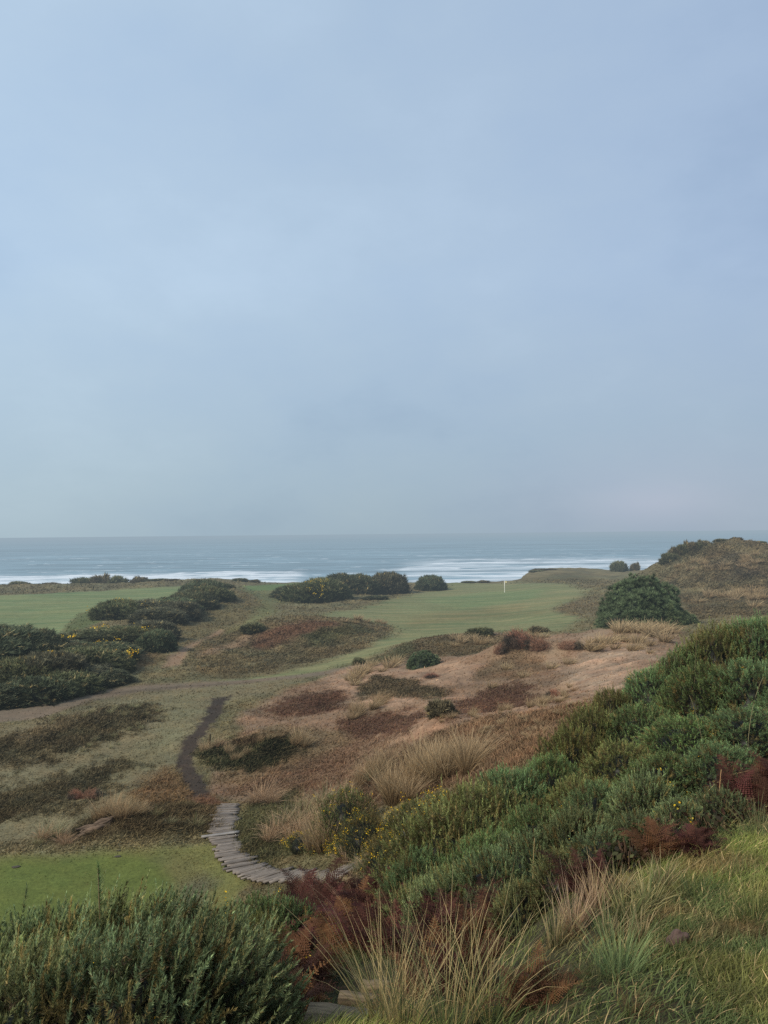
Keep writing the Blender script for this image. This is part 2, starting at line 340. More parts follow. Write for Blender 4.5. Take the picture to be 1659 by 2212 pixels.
def haze_group():  # haze painted on: emission mixed into each surface by distance from the eye
    g = bpy.data.node_groups.new('painted_haze', 'ShaderNodeTree')
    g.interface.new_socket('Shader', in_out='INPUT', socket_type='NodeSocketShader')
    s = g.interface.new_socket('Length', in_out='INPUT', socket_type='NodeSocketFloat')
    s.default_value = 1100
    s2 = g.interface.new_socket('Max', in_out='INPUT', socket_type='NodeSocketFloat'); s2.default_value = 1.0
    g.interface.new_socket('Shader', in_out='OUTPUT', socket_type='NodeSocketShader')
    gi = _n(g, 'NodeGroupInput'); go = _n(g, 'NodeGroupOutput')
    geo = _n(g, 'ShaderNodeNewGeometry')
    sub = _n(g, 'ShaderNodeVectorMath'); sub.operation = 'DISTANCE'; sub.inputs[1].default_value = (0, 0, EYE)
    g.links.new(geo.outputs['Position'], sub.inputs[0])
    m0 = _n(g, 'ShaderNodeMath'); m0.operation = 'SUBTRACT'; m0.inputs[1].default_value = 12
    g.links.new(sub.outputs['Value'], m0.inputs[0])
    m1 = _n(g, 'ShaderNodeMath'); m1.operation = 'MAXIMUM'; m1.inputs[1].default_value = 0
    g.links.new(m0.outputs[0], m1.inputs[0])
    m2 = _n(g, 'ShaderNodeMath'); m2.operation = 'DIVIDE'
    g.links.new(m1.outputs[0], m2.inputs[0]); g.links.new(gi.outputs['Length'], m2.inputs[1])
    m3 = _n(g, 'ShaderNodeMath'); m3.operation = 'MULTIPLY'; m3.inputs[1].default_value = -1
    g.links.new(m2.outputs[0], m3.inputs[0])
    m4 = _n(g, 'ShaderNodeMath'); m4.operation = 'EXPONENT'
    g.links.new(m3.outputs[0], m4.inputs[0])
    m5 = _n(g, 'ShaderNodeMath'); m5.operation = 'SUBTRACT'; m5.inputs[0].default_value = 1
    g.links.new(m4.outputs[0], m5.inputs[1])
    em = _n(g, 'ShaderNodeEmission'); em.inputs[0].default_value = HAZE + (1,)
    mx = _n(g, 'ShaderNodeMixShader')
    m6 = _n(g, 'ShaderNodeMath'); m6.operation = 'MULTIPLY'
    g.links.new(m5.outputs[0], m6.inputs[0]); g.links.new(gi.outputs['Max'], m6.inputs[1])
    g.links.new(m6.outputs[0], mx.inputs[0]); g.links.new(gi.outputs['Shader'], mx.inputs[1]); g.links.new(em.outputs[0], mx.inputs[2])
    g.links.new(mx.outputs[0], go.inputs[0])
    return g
HG = haze_group()


def new_mat(name):
    m = bpy.data.materials.new(name); m.use_nodes = True
    nt = m.node_tree; nt.nodes.clear()
    return m, nt

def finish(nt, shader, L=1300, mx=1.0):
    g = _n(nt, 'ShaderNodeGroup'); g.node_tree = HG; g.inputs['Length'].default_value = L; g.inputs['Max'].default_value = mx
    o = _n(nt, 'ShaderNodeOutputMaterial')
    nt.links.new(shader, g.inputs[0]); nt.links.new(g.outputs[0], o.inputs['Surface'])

def mixcol(nt, a, b, fac, mode='MULTIPLY'):
    m = _n(nt, 'ShaderNodeMix'); m.data_type = 'RGBA'; m.blend_type = mode
    def put(sock, v):
        if isinstance(v, (tuple, list, float, int)):
            sock.default_value = v if not isinstance(v, (float, int)) else v
        else:
            nt.links.new(v, sock)
    put(m.inputs[0], fac); put(m.inputs[6], a); put(m.inputs[7], b)
    return m.outputs[2]

def ramp(nt, src, stops):
    r = _n(nt, 'ShaderNodeValToRGB')
    while len(r.color_ramp.elements) < len(stops):
        r.color_ramp.elements.new(0.5)
    for e, (p, c) in zip(r.color_ramp.elements, stops):
        e.position = p; e.color = tuple(c) + (1,)
    nt.links.new(src, r.inputs[0]); return r.outputs[0]

def noise(nt, vec, scale, detail=4, rough=0.55):
    t = _n(nt, 'ShaderNodeTexNoise'); t.inputs['Scale'].default_value = scale
    t.inputs['Detail'].default_value = detail; t.inputs['Roughness'].default_value = rough
    if vec is not None:
        nt.links.new(vec, t.inputs['Vector'])
    return t.outputs['Fac']


def veg_mat(name, rnd=0.25, trans=0.25, rough=.7, gain=1.0):
    """colour from the mesh's own Col attribute, varied from plant to plant"""
    m, nt = new_mat(name)
    at = _n(nt, 'ShaderNodeAttribute'); at.attribute_name = 'Col'
    oi = _n(nt, 'ShaderNodeObjectInfo')
    c2 = ramp(nt, oi.outputs['Random'], [(0, (gain * (1 - rnd) * 1.06, gain * (1 - rnd), gain * (1 - rnd) * .9)), (.5, (gain, gain, gain)), (1, (gain * (1 + rnd * .8), gain * (1 + rnd), gain * (1 + rnd * .7)))])
    c = mixcol(nt, at.outputs['Color'], c2, 1.0)
    b = _n(nt, 'ShaderNodeBsdfPrincipled'); b.inputs['Roughness'].default_value = rough
    b.inputs['Specular IOR Level'].default_value = 0.25
    nt.links.new(c, b.inputs['Base Color'])
    if trans > 0:
        t = _n(nt, 'ShaderNodeBsdfTranslucent'); nt.links.new(c, t.inputs[0])
        mx = _n(nt, 'ShaderNodeMixShader'); mx.inputs[0].default_value = trans
        nt.links.new(b.outputs[0], mx.inputs[1]); nt.links.new(t.outputs[0], mx.inputs[2])
        finish(nt, mx.outputs[0])
    else:
        finish(nt, b.outputs[0])
    return m


def ground_mat():
    m, nt = new_mat('dune_ground')
    at = _n(nt, 'ShaderNodeAttribute'); at.attribute_name = 'Col'
    geo = _n(nt, 'ShaderNodeNewGeometry')
    n1 = noise(nt, geo.outputs['Position'], 9, 5, .7)
    n2 = noise(nt, geo.outputs['Position'], 1.7, 5, .65)
    c = mixcol(nt, at.outputs['Color'], ramp(nt, n1, [(.25, (.55, .55, .55)), (.75, (1.45, 1.42, 1.38))]), 0.75)
    c = mixcol(nt, c, ramp(nt, n2, [(.25, (.72, .74, .74)), (.75, (1.26, 1.24, 1.22))]), 0.8)
    b = _n(nt, 'ShaderNodeBsdfPrincipled'); b.inputs['Roughness'].default_value = .9
    b.inputs['Specular IOR Level'].default_value = 0.1
    nt.links.new(c, b.inputs['Base Color'])
    bp = _n(nt, 'ShaderNodeBump'); bp.inputs['Strength'].default_value = .5; bp.inputs['Distance'].default_value = .06
    nt.links.new(n1, bp.inputs['Height']); nt.links.new(bp.outputs[0], b.inputs['Normal'])
    finish(nt, b.outputs[0])
    return m


def wood_mat(name, base, dark, scale=(3, 40, 40)):
    m, nt = new_mat(name)
    tc = _n(nt, 'ShaderNodeTexCoord'); mp = _n(nt, 'ShaderNodeMapping'); mp.inputs['Scale'].default_value = scale
    at = _n(nt, 'ShaderNodeAttribute'); at.attribute_name = 'Grain'
    nt.links.new(at.outputs['Vector'], mp.inputs[0])
    f = noise(nt, mp.outputs[0], 1.0, 6, .65)
    at2 = _n(nt, 'ShaderNodeAttribute'); at2.attribute_name = 'Col'
    c = ramp(nt, f, [(.3, dark), (.5, base), (.75, tuple(min(1, x * 1.5) for x in base))])
    c = mixcol(nt, c, at2.outputs['Color'], 1.0)
    b = _n(nt, 'ShaderNodeBsdfPrincipled'); b.inputs['Roughness'].default_value = .85
    b.inputs['Specular IOR Level'].default_value = 0.2
    nt.links.new(c, b.inputs['Base Color'])
    bp = _n(nt, 'ShaderNodeBump'); bp.inputs['Strength'].default_value = .9; bp.inputs['Distance'].default_value = .012
    nt.links.new(f, bp.inputs['Height']); nt.links.new(bp.outputs[0], b.inputs['Normal'])
    finish(nt, b.outputs[0])
    return m


def plain_mat(name, c, rough=.6, nscale=20, var=.25):
    m, nt = new_mat(name)
    tc = _n(nt, 'ShaderNodeTexCoord')
    f = noise(nt, tc.outputs['Object'], nscale, 4)
    cc = ramp(nt, f, [(.3, tuple(x * (1 - var) for x in c)), (.7, tuple(min(1, x * (1 + var)) for x in c))])
    b = _n(nt, 'ShaderNodeBsdfPrincipled'); b.inputs['Roughness'].default_value = rough
    nt.links.new(cc, b.inputs['Base Color'])
    bp = _n(nt, 'ShaderNodeBump'); bp.inputs['Strength'].default_value = .4; bp.inputs['Distance'].default_value = .02
    nt.links.new(f, bp.inputs['Height']); nt.links.new(bp.outputs[0], b.inputs['Normal'])
    finish(nt, b.outputs[0])
    return m


M_GROUND = ground_mat()
M_GORSE = veg_mat('gorse_foliage', .24, .42, .45, 3.1)
M_FAR = veg_mat('far_gorse_foliage', .15, .3, .75, 2.3)
M_PINE = veg_mat('pine_foliage', .05, .3, .6, 2.7)
M_DRY = veg_mat('dry_marram', .15, .4, .7, 1.3)
M_GREEN = veg_mat('green_grass', .0, .3, .65, 1.8)
M_FERN = veg_mat('dead_bracken', .3, .3, .85, 1.2)
M_COVER = veg_mat('ground_cover', 0, .25, .85)
M_FLOWER = veg_mat('gorse_flower', .0, .35, .6, 1.15)
M_WOOD = wood_mat('weathered_boards', (.17, .142, .118), (.05, .042, .035))
M_SLEEP = wood_mat('mossy_sleeper', (.20, .145, .085), (.05, .036, .022), (2.5, 34, 34))
M_LOG = wood_mat('driftwood', (.13, .088, .058), (.03, .022, .016), (2.5, 26, 26))
M_BARK = wood_mat('shrub_bark', (.08, .06, .045), (.03, .025, .02), (3, 20, 20))


# ------------------------------------------------------------------ mesh helpers
def np_mesh(name, verts, tris=None, quads=None, colors=None, mat=None, smooth=False, grain=None):
    verts = np.asarray(verts, np.float32).reshape(-1, 3)
    loops = []; starts = []; tot = 0
    if tris is not None and len(tris):
        t = np.asarray(tris, np.int32); loops.append(t.ravel()); starts.append(np.arange(len(t), dtype=np.int32) * 3); tot = t.size
    if quads is not None and len(quads):
        q = np.asarray(quads, np.int32); loops.append(q.ravel()); starts.append(tot + np.arange(len(q), dtype=np.int32) * 4)
    loops = np.concatenate(loops); starts = np.concatenate(starts)
    me = bpy.data.meshes.new(name)
    me.vertices.add(len(verts)); me.vertices.foreach_set('co', verts.ravel())
    me.loops.add(len(loops)); me.loops.foreach_set('vertex_index', loops)
    me.polygons.add(len(starts)); me.polygons.foreach_set('loop_start', starts)
    me.update(calc_edges=True)
    if smooth:
        me.polygons.foreach_set('use_smooth', np.ones(len(starts), bool))
    if colors is not None:
        a = me.attributes.new('Col', 'FLOAT_COLOR', 'POINT')
        c = np.ones((len(verts), 4), np.float32); c[:, :3] = colors
        a.data.foreach_set('color', c.ravel())
    if grain is not None:
        a = me.attributes.new('Grain', 'FLOAT_VECTOR', 'POINT')
        a.data.foreach_set('vector', np.asarray(grain, np.float32).ravel())
    if mat is not None:
        me.materials.append(mat)
    return me


def link(name, me, parent=None, loc=(0, 0, 0), rz=0.0, scale=(1, 1, 1)):
    o = bpy.data.objects.new(name, me); COL.objects.link(o)
    o.location = loc; o.rotation_euler = (0, 0, rz); o.scale = scale
    if parent is not None:
        o.parent = parent
    return o

def tag(o, label, cat=None, group=None, kind=None):
    o['label'] = label
    if cat: o['category'] = cat
    if group: o['group'] = group
    if kind: o['kind'] = kind
    return o


class Acc:
    """collects pieces of one mesh"""
    def __init__(s):
        s.v = []; s.t = []; s.c = []; s.n = 0
    def add(s, v, t, c):
        v = np.asarray(v).reshape(-1, 3); t = np.asarray(t).reshape(-1, 3)
        c = np.broadcast_to(np.asarray(c), v.shape) if np.asarray(c).ndim == 1 else np.asarray(c).reshape(-1, 3)
        s.v.append(v); s.t.append(t + s.n); s.c.append(c); s.n += len(v)
    def mesh(s, name, mat, smooth=False):
        return np_mesh(name, np.concatenate(s.v), np.concatenate(s.t), None, np.concatenate(s.c), mat, smooth)


def norm(a):
    return a / np.maximum(np.linalg.norm(a, axis=-1, keepdims=True), 1e-9)


def blades(p, d, L, W, bend, segs=3, colA=None, colB=None, twist=None, rng=RNG):
    """tapered bending strips. p (N,3) base, d (N,3) direction, L, W (N), bend (N,3) tip droop vector"""
    N = len(p); p = np.asarray(p, float); d = norm(np.asarray(d, float))
    a = rng.uniform(0, 2 * math.pi, N)
    side = np.stack([np.cos(a), np.sin(a), np.zeros(N)], 1)
    side = norm(side - (side * d).sum(1, keepdims=True) * d)
    ts = np.linspace(0, 1, segs + 1)
    vs = []; cs = []
    for i, t in enumerate(ts):
        c = p + d * (L * t)[:, None] + bend * (t * t)
        w = W * (1 - t) ** 0.7 if i < segs else None
        cc = colA * (1 - t) + colB * t
        if i < segs:
            vs += [c - side * (w / 2)[:, None], c + side * (w / 2)[:, None]]; cs += [cc, cc]
        else:
            vs.append(c); cs.append(cc)
    k = 2 * segs + 1
    v = np.stack(vs, 1).reshape(-1, 3); c = np.stack(cs, 1).reshape(-1, 3)
    t = []
    for i in range(segs - 1):
        b = 2 * i
        t += [(b, b + 1, b + 3), (b, b + 3, b + 2)]
    b = 2 * (segs - 1); t.append((b, b + 1, b + 2))
    t = np.array(t)
    tri = (np.arange(N)[:, None, None] * k + t[None]).reshape(-1, 3)
    return v, tri, c


def needle_tris(p, d, L, W, col, rng=RNG):
    N = len(p); d = norm(d)
    r = norm(rng.normal(size=(N, 3))); side = norm(np.cross(d, r))
    v = np.stack([p - side * (W / 2)[:, None], p + side * (W / 2)[:, None], p + d * L[:, None]], 1).reshape(-1, 3)
    t = np.arange(N * 3).reshape(-1, 3)
    return v, t, np.repeat(col, 3, 0)


def basis(d, spin):
    """rotation matrices taking +Z to d, spun about it"""
    d = norm(d); N = len(d)
    ref = np.where(np.abs(d[:, 2:3]) < .95, np.array([[0, 0, 1.]]), np.array([[1., 0, 0]]))
    x = norm(np.cross(ref, d)); y = np.cross(d, x)
    c, s = np.cos(spin)[:, None], np.sin(spin)[:, None]
    X = x * c + y * s; Y = -x * s + y * c
    return np.stack([X, Y, d], 2)


# ------------------------------------------------------------------ ground objects
def build_ground():
    # smooth vertex normals of the whole sheet, so that the pieces meet without seams
    P = np.stack([GX, GY, GZ], -1)
    du = np.gradient(P, axis=1); dv = np.gradient(P, axis=0)
    N = norm(np.cross(du, dv)); N = np.where(N[..., 2:3] < 0, -N, N)
    idx = np.arange(NU * NV).reshape(NV, NU)
    quads = np.stack([idx[:-1, :-1], idx[:-1, 1:], idx[1:, 1:], idx[1:, :-1]], -1).reshape(-1, 4)
    fc = cls[:-1, :-1].ravel()
    Pf = P.reshape(-1, 3); Cf = col.reshape(-1, 3); Nf = N.reshape(-1, 3)
    info = {0: ('ground', 'rolling dune ground of brown heath, dry rough grass and turf'),
            1: ('fairway', 'smooth mown green fairway turf beyond the dunes'),
            2: ('tee_lawn', 'bright mown green tee lawn beside the boardwalk'),
            3: ('footpath', 'dark soil footpath winding from the boardwalk to the track'),
            4: ('track', 'worn grey brown cart track crossing the rough grass'),
            5: ('sand', 'bare pinkish sand of the blown out dune')}
    for k, (nm, lab) in info.items():
        q = quads[fc == k]
        used, inv = np.unique(q, return_inverse=True)
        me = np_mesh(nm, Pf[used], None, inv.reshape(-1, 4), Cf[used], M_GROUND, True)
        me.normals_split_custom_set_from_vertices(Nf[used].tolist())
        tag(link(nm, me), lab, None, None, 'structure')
build_ground()


# ------------------------------------------------------------------ sea
def build_sea():
    u = np.concatenate([np.linspace(-1.3, -.62, 80)[:-1], np.linspace(-.62, .62, 1150), np.linspace(.62, 1.3, 80)[1:]])
    nu, nv = len(u), 620
    yp = np.linspace(math.sqrt(0.35), math.sqrt(90), nv) ** 2      # finer towards the horizon
    d = 37 * F / yp[::-1]
    gu, gd = np.meshgrid(u, d)
    x = gu * gd; y = gd
    px = 384 + F * gu
    z = np.full(x.shape, SEA_Z)
    z += fbm(x / 90, y / 28, 3, 91) * 0.5 * sstep(3500, 900, y)
    s1 = fbm(x / 160 + 3, y / 22, 4, 71); s2 = fbm(x / 500, y / 90, 3, 72); s3 = fbm(x / 45, y / 9, 3, 73)
    base = np.array([.182, .262, .302])
    c = base * (1 + .36 * s1 * sstep(7000, 900, y) + .2 * s2 + .34 * s3 * sstep(3000, 700, y))[..., None]
    # breaking waves
    foam = np.zeros(x.shape)
    def band(pts, w, g0, g1, seed, amp=1.0, gap=0.0):
        nonlocal foam
        yy = np.interp(px, [p for p, _ in pts], [37 * F / (q - hor(p)) for p, q in pts])
        wob = fbm(x / 45, x * 0 + seed, 5, seed, .6) * w * 1.1
        q = (y - yy - wob) / w
        prof = np.where(q > 0, np.exp(-(q * 1.3) ** 2), np.exp(-(q * .75) ** 2))
        g = sstep(g0 - 14, g0 + 14, px) * sstep(g1 + 14, g1 - 14, px)
        tx = np.clip(.72 + 1.5 * fbm(x / 22, y / 12, 4, seed + 2), 0, 1.6)
        br = sstep(gap - .2, gap + .12, fbm(x / 48, y / 60 + 9, 4, seed + 5) + .28)
        foam = np.maximum(foam, prof * g * tx * br * amp)
    band([(-300, 583), (0, 580.5), (120, 578), (240, 575), (300, 576)], 52, -600, 300, 3, 1.5, -.6)
    band([(-300, 586), (0, 584), (240, 581), (300, 580)], 40, -600, 300, 4, 1.2, -.3)
    band([(180, 574.5), (235, 572.5)], 16, 196, 236, 5, 1.2)
    band([(380, 577), (768, 575)], 18, 392, 640, 6, .9)
    band([(380, 570), (500, 568.5), (768, 565)], 26, 396, 700, 7, .9)
    band([(380, 571.5), (420, 570)], 14, 388, 425, 8, 1.3, -.4)
    band([(400, 565.5), (520, 563.5), (640, 562), (768, 560)], 30, 425, 760, 9, 1.15, -.25)
    band([(400, 561.5), (520, 560), (768, 559)], 24, 440, 640, 10, .7)
    band([(500, 574), (768, 571)], 20, 505, 650, 12, .9)
    band([(420, 585), (540, 583)], 14, 430, 540, 13, 1.2, -.3)
    wash = sstep(390, 430, px) * sstep(900, 560, px) * sstep(1150, 900, y)
    foam = np.maximum(foam, wash * np.clip(.36 + 1.1 * fbm(x / 40, y / 14, 4, 99), 0, .8))
    caps = sstep(.52, .62, fbm(x / 30, y / 12, 3, 44)) * sstep(2600, 1000, y) * .5
    foam = np.clip(np.maximum(foam, caps), 0, 1)
    c = c * (1 - foam[..., None]) + np.array([.66, .69, .71]) * foam[..., None]
    z += foam * 0.8
    idx = np.arange(nu * nv).reshape(nv, nu)
    q = np.stack([idx[:-1, :-1], idx[:-1, 1:], idx[1:, 1:], idx[1:, :-1]], -1).reshape(-1, 4)
    m, nt = new_mat('sea_water')
    at = _n(nt, 'ShaderNodeAttribute'); at.attribute_name = 'Col'
    geo = _n(nt, 'ShaderNodeNewGeometry'); mp = _n(nt, 'ShaderNodeMapping'); mp.inputs['Scale'].default_value = (.06, .25, .2)
    nt.links.new(geo.outputs['Position'], mp.inputs[0])
    f = noise(nt, mp.outputs[0], 1, 4, .6)
    cc = mixcol(nt, at.outputs['Color'], ramp(nt, f, [(.3, (.86, .87, .88)), (.7, (1.12, 1.12, 1.11))]), 1.0)
    b = _n(nt, 'ShaderNodeBsdfPrincipled'); b.inputs['Roughness'].default_value = .55
    b.inputs['Specular IOR Level'].default_value = .35
    nt.links.new(cc, b.inputs['Base Color'])
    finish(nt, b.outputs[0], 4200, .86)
    me = np_mesh('sea', np.stack([x, y, z], -1), None, q, c.reshape(-1, 3), m, True)
    tag(link('sea', me), 'grey blue open sea with white surf along the shore', None, None, 'structure')
build_sea()


# ------------------------------------------------------------------ ground cover (uncountable)
def cell_weights():
    P = np.stack([GX, GY, GZ], -1)
    px, py = project(GX, GY, GZ)
    ax = px[:-1, 1:] - px[:-1, :-1]; ay = py[:-1, 1:] - py[:-1, :-1]
    bx = px[1:, :-1] - px[:-1, :-1]; by = py[1:, :-1] - py[:-1, :-1]
    area = -(ax * by - ay * bx)
    area = np.clip(area, 0, 60)
    inside = (px[:-1, :-1] > -170) & (px[:-1, :-1] < 930) & (py[:-1, :-1] < 1100) & (GY[:-1, :-1] > 1.5)
    return area * inside
AREA = cell_weights()

def scatter(weight, N):
    w = weight.ravel(); w = w / w.sum()
    k = RNG.choice(len(w), N, p=w)
    j, i = np.divmod(k, NU - 1)
    a = RNG.random(N); b = RNG.random(N)
    def bl(g):
        if g.ndim == 3:
            a_, b_ = a[:, None], b[:, None]
        else:
            a_, b_ = a, b
        return (g[j, i] * (1 - a_) + g[j, i + 1] * a_) * (1 - b_) + (g[j + 1, i] * (1 - a_) + g[j + 1, i + 1] * a_) * b_
    return np.stack([bl(GX), bl(GY), bl(GZ)], 1), bl(col), bl(covh), bl(cov)


def build_cover():
    gy = GY[:-1, :-1]
    c = cov[:-1, :-1]
    mid = AREA * np.clip(c, 0, 1.5) * (gy > 15) * (gy < 175)
    N = 330000
    p, cc, hh, _ = scatter(mid, N)
    dist = p[:, 1]
    L = np.maximum(hh * RNG.uniform(.6, 1.7, N), dist * 0.0022 * RNG.uniform(.6, 1.6, N))
    W = np.maximum(.012, dist * 0.0011) * RNG.uniform(.7, 1.5, N)
    d = np.stack([RNG.normal(.15, .55, N), RNG.normal(0, .55, N), np.full(N, .75)], 1)
    bend = np.stack([RNG.normal(.25, .4, N), RNG.normal(0, .4, N), RNG.uniform(-.5, 0, N)], 1) * L[:, None] * .8
    clump = fbm(p[:, 0] * 1.1, p[:, 1] * .8, 3, 23)
    k = np.clip(1.1 + .5 * clump + RNG.normal(0, .36, N), .3, 2.3)
    dry = (RNG.random(N) < .16)[:, None]
    cA = cc * (k * .82)[:, None]; cB = cc * (k * 1.2)[:, None]
    straw = srgb(150, 132, 98)
    cB = np.where(dry, cB * .4 + straw * .6, cB)
    v, t, c3 = blades(p - np.array([0, 0, .01]), d, L, W, bend, 2, cA, cB)
    tag(link('heath_cover', np_mesh('heath_cover', v, t, None, c3, M_COVER)), 'low heath and dry rough grass covering the dunes', 'ground cover', None, 'stuff')
    # turf near the viewer
    gx = GX[:-1, :-1]
    g = np.clip(lawn[:-1, :-1] + .55 * moss[:-1, :-1] + .08, 0, 1)
    w = AREA * g * (gy < 9) * sstep(-1.2, -.4, gx + .10 * gy)
    N = 115000
    p, cc, _, _ = scatter(w, N)
    pn = fbm(p[:, 0] * 1.3, p[:, 1] * 1.3, 4, 66)
    pn2 = fbm(p[:, 0] * 2.1 + 7, p[:, 1] * 2.1, 3, 67)
    L = RNG.uniform(.045, .12, N) * (1 + .6 * pn)
    W = RNG.uniform(.0022, .0055, N) * (1 + p[:, 1] * .06)
    d = np.stack([RNG.normal(.35, .45, N), RNG.normal(.1, .45, N), np.full(N, .75)], 1)
    bend = np.stack([RNG.normal(.5, .4, N), RNG.normal(0, .5, N), RNG.uniform(-.6, -.1, N)], 1) * L[:, None] * .7
    green = srgb(92, 99, 48); deep = srgb(74, 84, 48); gold = srgb(104, 102, 54); brown = srgb(112, 84, 58)
    t1 = sstep(-.3, .5, pn)[:, None]; t2 = sstep(.1, .5, pn2)[:, None]; t3 = sstep(.15, .5, -pn2)[:, None]
    base = deep * (1 - t1) + green * t1
    base = base * (1 - t2 * .75) + gold * t2 * .75
    base = base * (1 - t3 * .6) + brown * t3 * .6
    dry = (RNG.random(N) < .1)[:, None]
    base = np.where(dry, srgb(150, 130, 92), base)
    base = base * RNG.uniform(.5, 1.5, N)[:, None] * (1 + .55 * fbm(p[:, 0] * 4, p[:, 1] * 3, 3, 68))[:, None]
    v, t, c3 = blades(p - np.array([0, 0, .005]), d, L, W, bend, 3, base * .6, base * 1.15)
    tag(link('turf_grass', np_mesh('turf_grass', v, t, None, c3, M_GREEN)), 'short wind combed grass on the near slope', 'grass', None, 'stuff')
build_cover()


# ------------------------------------------------------------------ gorse prototypes
def shoot(rng, L=1.0, n=90, nl=.085, brown=0.0):
    """one spiny gorse shoot along +Z, unit length"""
    t = rng.random(n) ** .8 * .98
    a = rng.uniform(0, 2 * math.pi, n)
    out = np.stack([np.cos(a), np.sin(a), np.zeros(n)], 1)
    wob = np.stack([.04 * np.sin(3 * t), .04 * np.sin(2.3 * t + 1), t], 1)
    d = out * (1 - .45 * t)[:, None] + np.array([0, 0, .55]) + np.array([0, 0, 1.0]) * (t ** 3)[:, None]
    ln = nl * rng.uniform(.6, 1.5, n) * (1.25 - .75 * t)
    w = np.full(n, .0135) * rng.uniform(.8, 1.3, n)
    return wob, norm(d), ln, w, t


def lumps(d, seed):
    return .7 * fbm(d[:, 0] * 1.7 + seed * 3.1, d[:, 1] * 1.7 + d[:, 2] * 1.3, 3, seed + 200) + .45 * fbm(d[:, 0] * 4.3 + seed, d[:, 1] * 4.3 + d[:, 2] * 3, 2, seed + 300)


def dome_points(rng, N, lump=.22, low=-.15, seed=0):
    d = norm(rng.normal(size=(N * 2, 3)))
    d = d[d[:, 2] > low][:N]
    nz = lumps(d, seed)
    r = 1 + lump * nz
    return d, r


def core_mesh(rng, seed, k=.8, color=(.016, .018, .011), lump=.22, pw=.85):
    """lumpy half ball closing the bush; its dark colour stands for inner shade"""
    nu, nv = 22, 10
    V = []; T = []
    for j in range(nv + 1):
        el = -.25 + (math.pi / 2 + .25) * j / nv
        for i in range(nu):
            az = 2 * math.pi * i / nu
            d = np.array([[math.cos(el) * math.cos(az), math.cos(el) * math.sin(az), math.sin(el)]])
            nz = lumps(d, seed)
            w = d[0] * (1 + lump * nz[0]) * k
            w[2] = math.copysign(abs(w[2]) ** pw, w[2])
            V.append(w)
    for j in range(nv):
        for i in range(nu):
            a = j * nu + i; b = j * nu + (i + 1) % nu; c = a + nu; d2 = b + nu
            T += [(a, b, d2), (a, d2, c)]
    return np.array(V), np.array(T), np.array(color)


def make_gorse(seed, shoots=1100, sl=.30, n=80, nl=.10, green=(58, 70, 46), brownish=.06, spires=30, tone=1.0, wscale=1.0):
    """unit bush: radius 1, height 1 (scaled per bush)"""
    rng = np.random.default_rng(seed)
    acc = Acc()
    g = srgb(*green) * tone
    d, r = dome_points(rng, shoots, .25, -.1, seed)
    N = len(d)
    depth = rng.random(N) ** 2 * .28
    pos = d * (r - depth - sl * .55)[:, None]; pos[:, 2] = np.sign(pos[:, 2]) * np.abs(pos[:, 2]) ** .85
    dirs = norm(d * .8 + np.array([.15, 0, .5]) + rng.normal(0, .38, (N, 3)))
    ln = sl * rng.uniform(.65, 1.3, N)
    sp = rng.choice(N, min(spires, N), replace=False)
    ln[sp] *= 1.65; dirs[sp] = norm(dirs[sp] * .45 + np.array([0, 0, .8]))
    R = basis(dirs, rng.uniform(0, 6.28, N))
    variants = [shoot(rng, 1, n, nl) for _ in range(6)]
    patch = fbm(d[:, 0] * 2.2, d[:, 1] * 2.2 + d[:, 2], 3, seed + 5)
    for vi, (q, dd, l, w, t) in enumerate(variants):
        s = np.arange(N) % 6 == vi
        m = int(s.sum())
        P = np.einsum('nij,kj->nki', R[s], q) * ln[s][:, None, None] + pos[s][:, None]
        D = np.einsum('nij,kj->nki', R[s], dd)
        Ln = np.repeat((l[None] * sl * 1.0), m, 0) * rng.uniform(.8, 1.25, (m, 1))
        W = np.repeat(w[None] * sl * wscale * 3.0, m, 0)
        b = rng.uniform(.5, 1.5, (m, 1)) * (1 + .4 * patch[s][:, None]) * (1 - depth[s][:, None] * 2.2) * rng.uniform(.6, 1.5, (m, n))  # shade painted in: shoots set deeper in the bush get darker
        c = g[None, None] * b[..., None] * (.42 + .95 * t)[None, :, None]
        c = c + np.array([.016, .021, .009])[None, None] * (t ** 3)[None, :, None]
        br = (rng.random((m, 1)) < brownish) | (patch[s][:, None] < -.5) | (rng.random((m, n)) < .08)
        c = np.where(br[..., None], srgb(96, 84, 52)[None, None] * b[..., None] * .8, c)
        # lower ends of the shoots are old brown wood
        c = np.where((t < .12)[None, :, None], srgb(66, 54, 40)[None, None] * .7, c)
        v, tt, cc = needle_tris(P.reshape(-1, 3), D.reshape(-1, 3), Ln.ravel(), W.ravel(), c.reshape(-1, 3), rng)
        acc.add(v, tt, cc)
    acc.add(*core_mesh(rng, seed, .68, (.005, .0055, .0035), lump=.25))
    fl = pos + dirs * ln[:, None] * rng.uniform(.6, 1.0, (N, 1))
    return acc.mesh('gorse_bush', M_GORSE), fl, d


